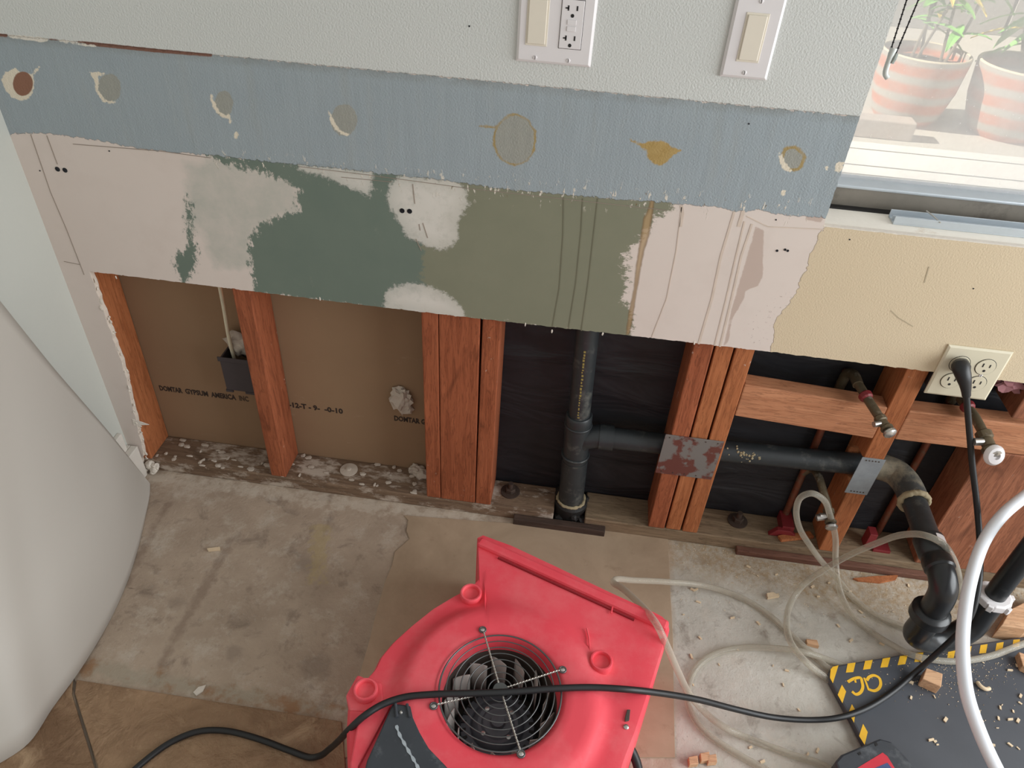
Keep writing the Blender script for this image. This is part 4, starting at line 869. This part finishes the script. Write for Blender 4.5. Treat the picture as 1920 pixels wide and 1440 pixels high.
# inside
mk('inlet_well', MB().lathe([(RI-.0035, .178), (RI-.003, .018), (0, .016)], (FC.x, FC.y, 0), (0, 0, 1), 64, False), M['fan_dark'], fan, smooth=40)
fl = fan.children[-1]; fl.data.flip_normals()
imp = mk('impeller_hub', MB().lathe([(.094, .022), (.094, .045), (.088, .050), (0, .050)], (FC.x, FC.y, 0), (0, 0, 1), 48), M['fan_dark'], fan, smooth=40)
for k in range(14):
    a = 2*math.pi*k/14+.2; b = MB(); V = []
    for i in range(6):
        u = i/5; r = .078+.018*u; aa = a+.30*u
        for z in (.048, .160): V.append((FC.x+r*math.cos(aa), FC.y+r*math.sin(aa), z))
    b.add(V, [(i*2, i*2+2, i*2+3, i*2+1) for i in range(5)]); mk('blade', b, M['fan_grey'], imp, smooth=180, solid=.002)
mo = mk('motor', MB().lathe([(.070, .050), (.070, .078), (.066, .086), (.050, .092), (.047, .088), (.044, .096), (.036, .102), (.030, .100), (.026, .104), (.014, .104), (.012, .112), (0, .113)], (FC.x, FC.y, 0), (0, 0, 1), 56), M['motor'], fan, smooth=35)
for k in range(26):
    a = 2*math.pi*k/26; mk('vent_slot', MB().box(.057, .0665, -.0024, .0024, .070, .0895, Matrix.Translation((FC.x, FC.y, 0)) @ Matrix.Rotation(a, 4, 'Z')), M['slot'], mo)
for k in range(4):
    a = math.pi/4+k*math.pi/2; mk('motor_screw', MB().lathe([(.004, 0), (.004, .003), (0, .004)], (FC.x+.032*math.cos(a), FC.y+.032*math.sin(a), .1), (0, 0, 1), 12), M['chrome'], mo)
gr = mk('grille', MB().lathe([(.0125, 0), (.0125, .0015), (0, .002)], (FC.x, FC.y, .2165), (0, 0, 1), 32), M['wire'], fan, smooth=40)
for k in range(8):
    r = .0205+(RI-.0205)*k/7; mk('ring', MB().ring((FC.x, FC.y, .216), (0, 0, 1), r, .0011 if k < 7 else .0016, 72, 6), M['wire'], gr, smooth=180)
for px, py in ((905, 1180), (1055, 1255), (977, 1413), (813, 1323)):
    e = G(px, py, .2165); d = (e-FC); d.z = 0; Ld = d.length; d.normalize(); sdv = Vector((-d.y, d.x, 0)); P0 = Vector((FC.x, FC.y, .2175))
    pts = [P0+d*(.012+(Ld-.018)*i/60)+sdv*.0009*math.sin(i*.9)+Vector((0, 0, .0009*math.cos(i*.9))) for i in range(61)]
    pt2 = [P0+d*(.012+(Ld-.018)*i/60)-sdv*.0009*math.sin(i*.9)-Vector((0, 0, .0009*math.cos(i*.9))) for i in range(61)]
    mk('spoke', MB().tube(pts, .0010, 6).tube(pt2, .0010, 6), M['wire_b'], gr, smooth=180)
    mk('ear', MB().ring((e.x, e.y, .2155), (0, 0, 1), .0058, .0014, 24, 6), M['wire'], gr, smooth=180); mk('ear_screw', MB().lathe([(.0042, 0), (.0042, .003), (.002, .0042), (0, .0042)], (e.x, e.y, .2135), (0, 0, 1), 14), M['chrome'], gr, smooth=40)
mk('fan_cable', MB().tube(spline([G(1172, 1390, .06), G(1182, 1404, .05), G(1192, 1425, .035), G(1198, 1450, .02), G(1200, 1500, .0095), G(1180, 1640, .0095), G(1120, 1800, .0095)], 6), .0085, 14), M['rubber'], fan, smooth=60)

# ------------------------------------------------------------------ mat with hazard print
MZ = .018
cr = lambda x, y: (1540+x/5.0526, 1160+y/5.0526)
mo_px = [(1553, 1262), (1557, 1254), (1566, 1248), (1580, 1245), (1700, 1225), (1920, 1193), (2150, 1160), (2200, 1500), (2100, 1700), (1790, 1700), (1700, 1540), (1640, 1432), (1600, 1355), (1570, 1300), (1555, 1272)]
mat = empty('floor_mat', G(1700, 1330, 0), 'black foam mat with yellow hazard stripes along its edges', 'mat')
mk('pad', MB().prism([G(x, y, MZ) for x, y in mo_px], (0, 0, -(MZ-.0005))), M['mat'], mat, bevel=.004)
st = [[(82, 560), (88, 480), (110, 455), (163, 442), (110, 610)], [(232, 510), (250, 425), (325, 415), (303, 505)], [(395, 483), (415, 400), (487, 390), (465, 475)], [(560, 462), (582, 378), (655, 365), (628, 458)], [(722, 440), (745, 355), (818, 345), (795, 430)], [(882, 410), (897, 325), (968, 320), (945, 405)],
      [(1040, 390), (1055, 312), (1120, 305), (1105, 382)], [(1192, 372), (1205, 295), (1272, 288), (1255, 372)], [(1345, 350), (1360, 270), (1425, 260), (1408, 345)], [(1495, 330), (1510, 250), (1575, 240), (1560, 325)], [(1648, 305), (1662, 232), (1728, 220), (1715, 300)], [(1810, 268), (1820, 200), (1882, 195), (1875, 265)],
      [(195, 625), (235, 690), (200, 800), (155, 720)], [(290, 810), (325, 870), (310, 985), (258, 890)], [(395, 995), (440, 1075), (410, 1195), (358, 1110)]]
for q in st: mk('yellow_stripe', MB().prism([G(*cr(*p), MZ+.0004) for p in q], (0, 0, -.0004)), M['yellow'], mat)
def stroke(q, w=.0058): return MB().ribbon(spline([G(*cr(*p), MZ+.0001) for p in q], 5), w, (0, 0, 1), .0004)
mk('logo_letter', stroke([(452, 672), (500, 684), (545, 660), (562, 610), (545, 560), (500, 538), (455, 552), (430, 585)]), M['yellow'], mat)
mk('logo_letter', stroke([(405, 560), (425, 610), (450, 680)], .004), M['yellow'], mat)
mk('logo_letter', stroke([(290, 690), (325, 717), (370, 700), (392, 650), (385, 600), (372, 562), (310, 568), (250, 600)]), M['yellow'], mat)
mk('logo_letter', stroke([(318, 578), (325, 606)], .004), M['yellow'], mat)

# ------------------------------------------------------------------ hoses and cords
def run(name, pts, r, mat, label, cat, n=12, group=None):
    return mk(name, MB().tube(spline([p if isinstance(p, Vector) else G(*p) for p in pts], 9), r, n), mat, smooth=180, label=label, cat=cat, group=group)
R = .0068; g = R+.0005
run('clear_tube', [(1600, 1285, g), (1555, 1255, g), (1510, 1215, g), (1440, 1152, g), (1390, 1121, g), (1320, 1098, .02), (1250, 1091, .05), (1185, 1088, .09), (1156, 1086, .115), (1150, 1092, .125), (1168, 1104, .15), (1205, 1138, .19), (1232, 1172, .218), (1250, 1210, .19), (1272, 1260, .11), (1292, 1300, .05), (1318, 1332, .022), (1352, 1360, .022), (1400, 1383, g), (1470, 1410, g), (1560, 1445, g), (1600, 1500, g)], R, M['tube'], 'clear vinyl tube kinked over the right corner of the red fan', 'tube')
run('clear_tube', [(1640, 1275, g), (1590, 1252, g), (1540, 1233, .012), (1505, 1222, .022), (1470, 1217, .018), (1400, 1214, g), (1345, 1224, g), (1307, 1250, g), (1291, 1285, g), (1292, 1325, g), (1315, 1365, g), (1360, 1400, g), (1420, 1435, g), (1500, 1480, g)], R, M['tube'], 'clear vinyl tube curling in a loop on the concrete left of the mat', 'tube')
def WV(px, py, y): return W(px, py, y)
run('clear_tube', [(1990, 1185, MZ+g), (1920, 1207, MZ+g), (1850, 1232, MZ+g), (1780, 1240, MZ+g), (1710, 1228, MZ+g), (1665, 1205, .016), (1630, 1182, g), (1595, 1150, .012), (1574, 1105, .03), (1567, 1055, .06), WV(1566, 1005, -.045), WV(1556, 965, -.04), WV(1545, 938, -.036), WV(1522, 925, -.034), WV(1502, 932, -.034), WV(1493, 958, -.034), WV(1500, 992, -.036), WV(1518, 1022, -.04), (1545, 1058, .04), (1572, 1088, .02), (1600, 1122, g), (1645, 1155, g), (1700, 1177, g), (1760, 1188, g), (1830, 1192, g)], R, M['tube'], 'clear vinyl tube looping up to the shutoff valve below the drain arm', 'tube')
run('clear_tube', [(1800, 1120, .16), (1797, 1080, .24), (1786, 1046, .285), (1768, 1020, .308), (1735, 1004, .312), (1690, 1003, .27), (1640, 1020, .20), (1590, 1042, .13), (1545, 1068, .075), (1508, 1095, .035), (1484, 1128, .022), (1475, 1165, .030), (1483, 1205, .037), (1510, 1240, .030), (1550, 1272, g), (1600, 1310, g)], R, M['tube'], 'clear vinyl tube arching over the black drain outlet pipe', 'tube')
run('white_hose', [(2050, 860, .42), (1985, 890, .40), (1920, 932, .38), (1878, 968, .36), (1845, 1015, .34), (1822, 1080, .32), (1809, 1150, .30), (1805, 1220, .28), (1813, 1300, .25), (1836, 1370, .21), (1868, 1440, .16), (1920, 1530, .09), (2000, 1620, .035)], .0112, M['white_hose'], 'thick glossy white hose hanging in front of the sink trap', 'hose', 16)
RC = .0058
cd = empty('power_cord', W(1810, 690, -.03), 'black power cord plugged into the ivory plate and draped across the fan', 'cord')
pq = Vector((QX0+.034, -.0065, QZ1-.0375))
pp = [pq+Vector((0, -.0005, 0)), pq+Vector((0, -.010, 0)), W(1801, 688, -.026), W(1806, 704, -.036), W(1810, 722, -.040), W(1812, 742, -.042)]
mk('plug', MB().tube(spline(pp, 3), [.0150]*4+[.0155]*3+[.0150, .0142, .0135, .0125, .0112, .0100, .0090, .0080, .0075], 16), M['rubber'], cd, smooth=50)
fz = .2195+RC
path = [W(1810, 722, -.040), W(1812, 742, -.042), W(1816, 790, -.05), W(1823, 870, -.07), W(1832, 950, -.10), W(1837, 1020, -.14), (1836, 1090, .25), (1822, 1150, .20), (1798, 1185, .155), (1760, 1222, .09), (1715, 1262, MZ+.012), (1670, 1300, MZ+RC), (1620, 1330, MZ+RC), (1570, 1346, MZ+RC), (1520, 1350, .022), (1450, 1345, .035), (1380, 1330, .07), (1310, 1312, .125), (1240, 1300, .18), (1180, 1293, fz-.014+.003), (1110, 1289, fz-.004), (1040, 1291, fz), (960, 1297, fz), (880, 1300, fz), (810, 1302, fz-.002), (755, 1308, fz-.006), (715, 1322, fz-.006), (682, 1343, .216), (655, 1368, .19), (636, 1388, .12), (618, 1404, .06), (600, 1417, .025), (580, 1420, TZ+RC), (545, 1408, TZ+RC), (480, 1384, TZ+RC), (420, 1370, TZ+RC), (370, 1372, TZ+RC), (320, 1392, TZ+RC), (270, 1428, TZ+RC), (220, 1475, TZ+RC), (150, 1560, TZ+RC), (60, 1700, TZ+RC), (20, 1900, TZ+RC)]
mk('cable', MB().tube(spline([p if isinstance(p, Vector) else G(*p) for p in path], 9), RC, 12), M['rubber'], cd, smooth=180)

# ------------------------------------------------------------------ tool case at the bottom edge
tz = .062; tq = [(1566, 1428), (1578, 1414), (1650, 1384), (1672, 1390), (1705, 1425), (1722, 1450), (1760, 1520), (1620, 1560)]
tb = empty('tool_case', G(1650, 1440, MZ), 'dark grey tool case with a red label at the bottom edge', 'tool case')
mk('case_body', MB().prism([G(x, y, tz) for x, y in tq], (0, 0, -(tz-MZ-.001))), M['fan_black'], tb, bevel=.004)
mk('label', MB().prism([G(x, y, tz+.0006) for x, y in ((1604, 1442), (1655, 1411), (1664, 1418), (1690, 1460), (1640, 1490))], (0, 0, -.0006)), M['label_red'], tb)
mk('label_print', MB().prism([G(x, y, tz+.001) for x, y in ((1640, 1440), (1664, 1430), (1680, 1450), (1650, 1470))], (0, 0, -.0004)), M['label_blue'], tb)
mk('latch_notch', MB().prism([G(x, y, tz+.0008) for x, y in ((1608, 1412), (1613, 1409), (1615, 1414), (1611, 1416))], (0, 0, -.003)), M['slot'], tb)
mk('latch_notch', MB().prism([G(x, y, tz+.0008) for x, y in ((1640, 1394), (1644, 1391), (1646, 1397), (1642, 1399))], (0, 0, -.003)), M['slot'], tb)

# ------------------------------------------------------------------ wood scraps and chips
def scrap(q, z0, z1, label, mat='scrap'): return mk('wood_block', MB().prism([G(x, y, z1) for x, y in q], (0, 0, z0-z1)), M[mat], bevel=.0015, label=label, cat='wood block')
scrap([(1737, 1252), (1768, 1263), (1765, 1288), (1730, 1272)], MZ+.0005, MZ+.028, 'small cut wood cube lying on the black mat')
scrap([(1895, 1142), (1960, 1110), (1990, 1160), (1925, 1180), (1878, 1172)], .001, .05, 'larger cut wood block at the right edge beyond the mat')
scrap([(1910, 1222), (1950, 1235), (1950, 1265), (1918, 1248)], MZ+.0005, MZ+.02, 'thin wood offcut on the mat at the right picture edge')
mk('wood_chip', MB().tube(spline([G(1832, 1278, MZ+.004), G(1838, 1286, MZ+.006), G(1848, 1292, MZ+.006), G(1857, 1290, MZ+.004)], 5), [.001]+[.004]*14+[.001], 8), M['chip'], label='curved pale wood chip on the black mat', cat='wood chip')
mk('wood_chip', MB().prism([G(x, y, .006) for x, y in ((388, 1028), (412, 1025), (413, 1030), (390, 1032))], (0, 0, -.005)), M['chip'], label='long pale splinter on the bare concrete at the left', cat='wood chip')
mk('paint_flake', MB().prism([G(x, y, .003) for x, y in ((362, 1298), (372, 1288), (386, 1284), (380, 1296), (368, 1304))], (0, 0, -.0025)), M['gyp_white'], label='white paint flake at the edge of the stone tiles', cat='flake')
sp_ = [(1600, 1084), (1640, 1080), (1685, 1078), (1680, 1086), (1650, 1092), (1610, 1088)]
mk('wood_chip', MB().prism([G(x, y, .006) for x, y in sp_], (0, 0, -.005)), M['wood_or'], label='long orange splinter lying in front of the brown strip', cat='wood chip')
mk('wood_chip', MB().prism([G(x, y, .008) for x, y in ((1438, 1112), (1450, 1110), (1462, 1117), (1440, 1121))], (0, 0, -.007)), M['chip'], label='pale wedge chip on the concrete below the copper pipes', cat='wood chip')
mk('wood_chip', MB().prism([G(x, y, .010) for x, y in ((1512, 1198), (1532, 1200), (1536, 1212), (1514, 1206))], (0, 0, -.009)), M['scrap'], label='thick chip between the clear tubes above the mat', cat='wood chip')
for k, (x, y) in enumerate(((1300, 1425), (1322, 1418), (1335, 1422))):
    mk('wood_chip', MB().prism([G(x+a, y+c_, .014) for a, c_ in ((-9, -6), (8, -9), (10, 7), (-7, 9))], (0, 0, -.013)), M['scrap'], bevel=.001, label=['left chip of the chunky trio at the bottom edge', 'middle chip of the chunky trio at the bottom edge', 'right chip of the chunky trio at the bottom edge'][k], cat='wood chip', group='chunky chips at the bottom edge')
cm = MB().prism([(-.006, -.002, 0), (.005, -.003, 0), (.007, .002, 0), (-.004, .003, 0)], (0, 0, .003)); proto = mk('wood_chip', cm, M['chip'])
rd = random.Random(4); spots = []
while len(spots) < 46:
    x, y = rd.uniform(1270, 1910), rd.uniform(1040, 1430)
    if x > 1545 and y > 1225-(x-1560)*.09: continue
    spots.append((x, y, .0008))
onmat = []
while len(onmat) < 30:
    x, y = rd.uniform(1700, 1915), rd.uniform(1235, 1410); onmat.append((x, y, MZ+.0006))
for k, (x, y, z) in enumerate(spots+onmat):
    o = proto if k == 0 else proto.copy()
    if k: COL.objects.link(o)
    o.location = G(x, y, z); o.rotation_euler = (0, 0, rd.uniform(0, 6.28)); s_ = rd.uniform(.35, 1.0); o.scale = (s_, s_*rd.uniform(.6, 1.2), s_)
    tag(o, 'tiny pale wood chip scattered on the concrete slab' if k < len(spots) else 'tiny pale wood chip scattered on the black mat', 'wood chip', 'wood chips on the concrete' if k < len(spots) else 'wood chips on the mat')
b = MB(); rd = random.Random(9)
for k in range(1500):
    if k < 1000: x, y, z = rd.uniform(1255, 1920), 0, .0003; y = 1000+(x-1255)*.13+abs(rd.gauss(0, 60))
    else: x, y, z = rd.gauss(1790, 75), rd.gauss(1255, 32), MZ+.0003
    if k < 1000 and x > 1545 and y > 1225-(x-1560)*.09: continue
    if k >= 1000 and (x < 1580 or y < 1250-(x-1560)*.14): continue
    p = G(x, y, z); s_ = rd.uniform(.0006, .0018); a = rd.uniform(0, 6.28); ca, sa = math.cos(a)*s_, math.sin(a)*s_
    b.add([p+Vector((ca, sa, 0)), p+Vector((-sa, ca, 0)), p+Vector((-ca, -sa, 0)), p+Vector((0, 0, s_*.8))], [(0, 1, 3), (1, 2, 3), (2, 0, 3)])
mk('sawdust', b, M['chip'], label='fine sawdust sprinkled on the slab and the mat', cat='sawdust', kind='stuff')
